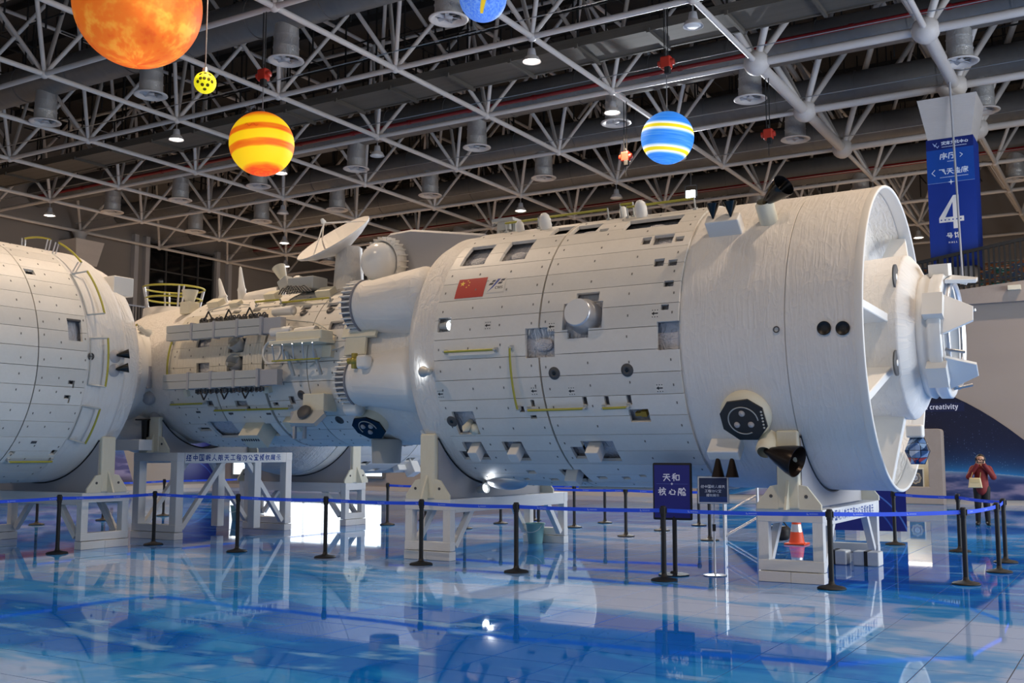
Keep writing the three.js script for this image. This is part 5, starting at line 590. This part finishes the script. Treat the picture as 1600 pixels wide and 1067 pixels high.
// ------------------------------------------------------------------ loose things on the floor
{
  for (const [x, z, l] of [[-9.4, -16.45, 'teal plastic bucket at the foot of the middle cradle'], [-18.6, -18.3, 'teal plastic bucket behind the tall lettered cradle']]) { const b = thing('bucket', l, 'bucket', [x, 0, z]); part('body', latheY([[0.001, 0.005], [0.125, 0], [0.165, 0.33], [0.178, 0.335], [0.178, 0.355], [0.158, 0.35], [0.12, 0.02], [0.001, 0.02]], 32), M.teal, b); part('handle', tube([...Array(11).keys()].map((k) => { const a = k / 10 * Math.PI; return V(0.175 * Math.cos(a), 0.32 - 0.12 * Math.sin(a), 0.1 * Math.sin(a) + 0.09); }), 0.006, 5, 24), M.white, b); }
  const c = thing('traffic_cone', 'orange traffic cone with grey bands seen through the right cradle', 'cone', [-5.35, 0, -18.6]); part('base', rbx(0.36, 0.03, 0.36, 0, 0.015, 0, 0.01), M.orange, c); part('body', latheY([[0.14, 0.03], [0.13, 0.05], [0.03, 0.68], [0.02, 0.7], [0.001, 0.7]], 28), M.orange, c); part('reflective_band', latheY([[0.104, 0.22], [0.083, 0.35]], 28), M.silver, c); part('reflective_band', latheY([[0.069, 0.45], [0.053, 0.55]], 28), M.silver, c);
  const t = thing('truss_tower', 'silver aluminium truss frame behind the small framed notice', 'truss', [-6.55, 0, -19.2], 0.3), q = 0.3; for (const [a, b] of [[-1, -1], [1, -1], [1, 1], [-1, 1]]) part('chord', rod(V(a * q, 0, b * q), V(a * q, 1.7, b * q), 0.025, 12), M.alu, t); for (let k = 0; k < 4; k++) for (const s of [-1, 1]) { part('lacing', rod(V(-q, 0.05 + k * 0.42, s * q), V(q, 0.4 + k * 0.42, s * q), 0.014, 8), M.alu, t); part('lacing', rod(V(s * q, 0.05 + k * 0.42, q), V(s * q, 0.4 + k * 0.42, -q), 0.014, 8), M.alu, t); }
  const e = thing('equipment_bag', 'black equipment bag lying beside the aluminium truss', 'bag', [-5.95, 0, -19.4]); part('body', rbx(0.5, 0.26, 0.3, 0, 0.13, 0, 0.1, 4), M.pvc, e); part('strap', tube([V(-0.2, 0.25, 0), V(-0.1, 0.36, 0.04), V(0.1, 0.36, 0.04), V(0.2, 0.25, 0)], 0.014, 6, 20), M.black, e);
  for (const [x, l] of [[-3.95, 'left of the two pale boxes by the right cradle'], [-3.5, 'right of the two pale boxes by the right cradle']]) { const b = thing('ballast_box', l, 'box', [x, 0, -15.7]); part('body', rbx(0.36, 0.2, 0.3, 0, 0.1, 0, 0.02), M.stand, b); part('strap', bx(0.05, 0.205, 0.305, 0, 0.104, 0), M.black, b); }
}
// ------------------------------------------------------------------ the visitor photographing
{
  const field = (caps, cx, cy, cz, S, N, k) => {
    const mc = new MarchingCubes(N, M.white, false, false, 120000), f = mc.field;
    for (let z = 0; z < N; z++) for (let y = 0; y < N; y++) for (let x = 0; x < N; x++) {
      const p = [cx + (x - N / 2) / (N / 2) * S, cy + (y - N / 2) / (N / 2) * S, cz + (z - N / 2) / (N / 2) * S]; let d = 1e3;
      for (const [ax, ay, az, ra, bx2, by, bz, rb] of caps) { const ux = bx2 - ax, uy = by - ay, uz = bz - az, l = ux * ux + uy * uy + uz * uz, t = sat(((p[0] - ax) * ux + (p[1] - ay) * uy + (p[2] - az) * uz) / (l || 1)), e = Math.hypot(p[0] - ax - ux * t, p[1] - ay - uy * t, p[2] - az - uz * t) - lerp(ra, rb, t), h = sat(0.5 + 0.5 * (d - e) / k); d = lerp(d, e, h) - k * h * (1 - h); }
      f[x + y * N + z * N * N] = -d;
    }
    mc.isolation = 0; mc.update(); const n = mc.count, g = new THREE.BufferGeometry(), P = new Float32Array(n * 3); for (let i = 0; i < n * 3; i += 3) { P[i] = cx + mc.positionArray[i] * S; P[i + 1] = cy + mc.positionArray[i + 1] * S; P[i + 2] = cz + mc.positionArray[i + 2] * S; }
    g.setAttribute('position', new THREE.BufferAttribute(P, 3)); const m = mergeVertices(g, 1e-4); m.computeVertexNormals(); m.setAttribute('uv', new THREE.Float32BufferAttribute(new Float32Array(m.attributes.position.count * 2), 2)); return m;
  };
  const skin = SM({ color: 0xc99a7c, roughness: 0.6 }), jacket = SM({ color: 0x7c1f1c, roughness: 0.7, map: mottle([200, 190, 190], [255, 250, 250], 16) }), trousers = SM({ color: 0x111114, roughness: 0.75 }), hairM = SM({ color: 0x191312, roughness: 0.55 });
  const arm = (s) => [[0.17 * s, 1.24, 0, 0.05, 0.25 * s, 1.06, 0.1, 0.042], [0.25 * s, 1.06, 0.1, 0.04, 0.075 * s, 1.33, 0.21, 0.03]], leg = (s) => [[0.08 * s, 0.8, 0, 0.085, 0.09 * s, 0.44, 0.02, 0.055], [0.09 * s, 0.44, 0.02, 0.052, 0.1 * s, 0.08, -0.01, 0.038]], foot = (s) => [[0.1 * s, 0.05, -0.02, 0.042, 0.115 * s, 0.035, 0.13, 0.034]];
  const torso = [[0, 0.84, 0, 0.12, 0, 1.0, 0, 0.11], [0, 1.0, 0, 0.11, 0, 1.2, 0.0, 0.125], [-0.13, 1.24, 0, 0.06, 0.13, 1.24, 0, 0.06]];
  const head = [[0, 1.3, 0, 0.048, 0, 1.38, 0.01, 0.048], [0, 1.46, 0.005, 0.088, 0, 1.41, 0.03, 0.066], [0, 1.425, 0.095, 0.014, 0, 1.445, 0.085, 0.01], [-0.09, 1.43, 0, 0.014, -0.09, 1.45, 0, 0.014], [0.09, 1.43, 0, 0.014, 0.09, 1.45, 0, 0.014]];
  const fat = (c, a) => c.map((q) => [q[0], q[1], q[2], q[3] + a, q[4], q[5], q[6], q[7] + a]);
  const hand = (s) => { const c = [[0.07 * s, 1.35, 0.215, 0.028, 0.06 * s, 1.4, 0.225, 0.03]]; [[0.0, 0.055], [0.016, 0.065], [0.032, 0.06], [0.046, 0.045]].forEach(([o, l], i) => c.push([0.065 * s, 1.385 + o * 0.9, 0.23, 0.01, 0.05 * s, 1.39 + o * 0.9, 0.26, 0.009], [0.05 * s, 1.39 + o * 0.9, 0.26, 0.009, (0.05 - l * 0.7) * s, 1.39 + o * 0.9, 0.265, 0.008])); c.push([0.055 * s, 1.36, 0.215, 0.012, 0.02 * s, 1.375, 0.2, 0.01]); return c; };
  const pr = thing('person', 'person in a dark red jacket holding a camera phone up to the face', 'person', [-3.2, 0, -25.6], 0.12);
  part('body', [field([...torso, ...arm(1), ...arm(-1), ...leg(1), ...leg(-1), ...foot(1), ...foot(-1), ...head], 0, 0.78, 0.05, 0.86, 128, 0.025), field(hand(1), 0.05, 1.39, 0.235, 0.1, 60, 0.006), field(hand(-1), -0.05, 1.39, 0.235, 0.1, 60, 0.006)], skin, pr);
  part('jacket', field([...fat(torso, 0.022), ...fat(arm(1), 0.016), ...fat(arm(-1), 0.016), [0, 0.78, 0, 0.14, 0, 0.9, 0, 0.14], [0, 1.29, 0, 0.062, 0, 1.32, 0, 0.06]], 0, 1.02, 0.06, 0.4, 72, 0.03), jacket, pr);
  part('trousers', field([...fat(leg(1), 0.014), ...fat(leg(-1), 0.014), [0, 0.82, 0, 0.12, 0, 0.84, 0, 0.12]], 0, 0.48, 0, 0.5, 72, 0.02), trousers, pr); part('shoes', [field(fat(foot(1), 0.01), 0.1, 0.06, 0.05, 0.16, 40, 0.01), field(fat(foot(-1), 0.01), -0.1, 0.06, 0.05, 0.16, 40, 0.01)], M.black, pr);
  part('hair', field([[0, 1.475, -0.015, 0.094, 0, 1.44, -0.03, 0.09], [-0.07, 1.46, 0, 0.04, -0.075, 1.38, -0.01, 0.03], [0.07, 1.46, 0, 0.04, 0.075, 1.38, -0.01, 0.03]], 0, 1.44, 0, 0.16, 48, 0.02), hairM, pr); part('eye', [T(new THREE.SphereGeometry(0.011, 10, 8), -0.032, 1.452, 0.083), T(new THREE.SphereGeometry(0.011, 10, 8), 0.032, 1.452, 0.083)], M.black, pr); part('mouth', T(new THREE.SphereGeometry(0.02, 10, 6).scale(1, 0.3, 0.4), 0, 1.388, 0.09), SM({ color: 0x8e4a44 }), pr);
  const ph = thing('phone', 'dark phone held up in both hands by the visitor', 'phone', [-3.2 + 0.265 * Math.sin(0.12), 1.41, -25.6 + 0.265 * Math.cos(0.12)], 0.12); part('case', rbx(0.15, 0.075, 0.009, 0, 0, 0, 0.004), M.black, ph); part('camera_lens', T(latheY([[0.001, 0.003], [0.008, 0.003], [0.009, 0]], 12).rotateX(Math.PI / 2), 0.055, 0.02, 0.005), M.blackGloss, ph);
  const bag = thing('handbag', 'cream handbag hanging at the hip of the visitor', 'bag', [-3.3, 0.84, -25.38], 0.12); part('body', prism([[-0.13, 0], [0.13, 0], [0.1, 0.19], [-0.1, 0.19]], 0.09, 0.015), SM({ color: 0xdcc99a, roughness: 0.5 }), bag); part('flap', T(rbx(0.19, 0.09, 0.012, 0, 0.14, 0.062, 0.005), 0, 0, 0), SM({ color: 0xd2bd8a, roughness: 0.5 }), bag); part('strap', tube([V(-0.09, 0.18, 0), V(0.0, 0.42, -0.03), V(0.13, 0.5, -0.12), V(0.1, 0.18, -0.02)], 0.008, 6, 24), SM({ color: 0xb89c64, roughness: 0.5 }), bag);
}
renderer.render(scene, camera);
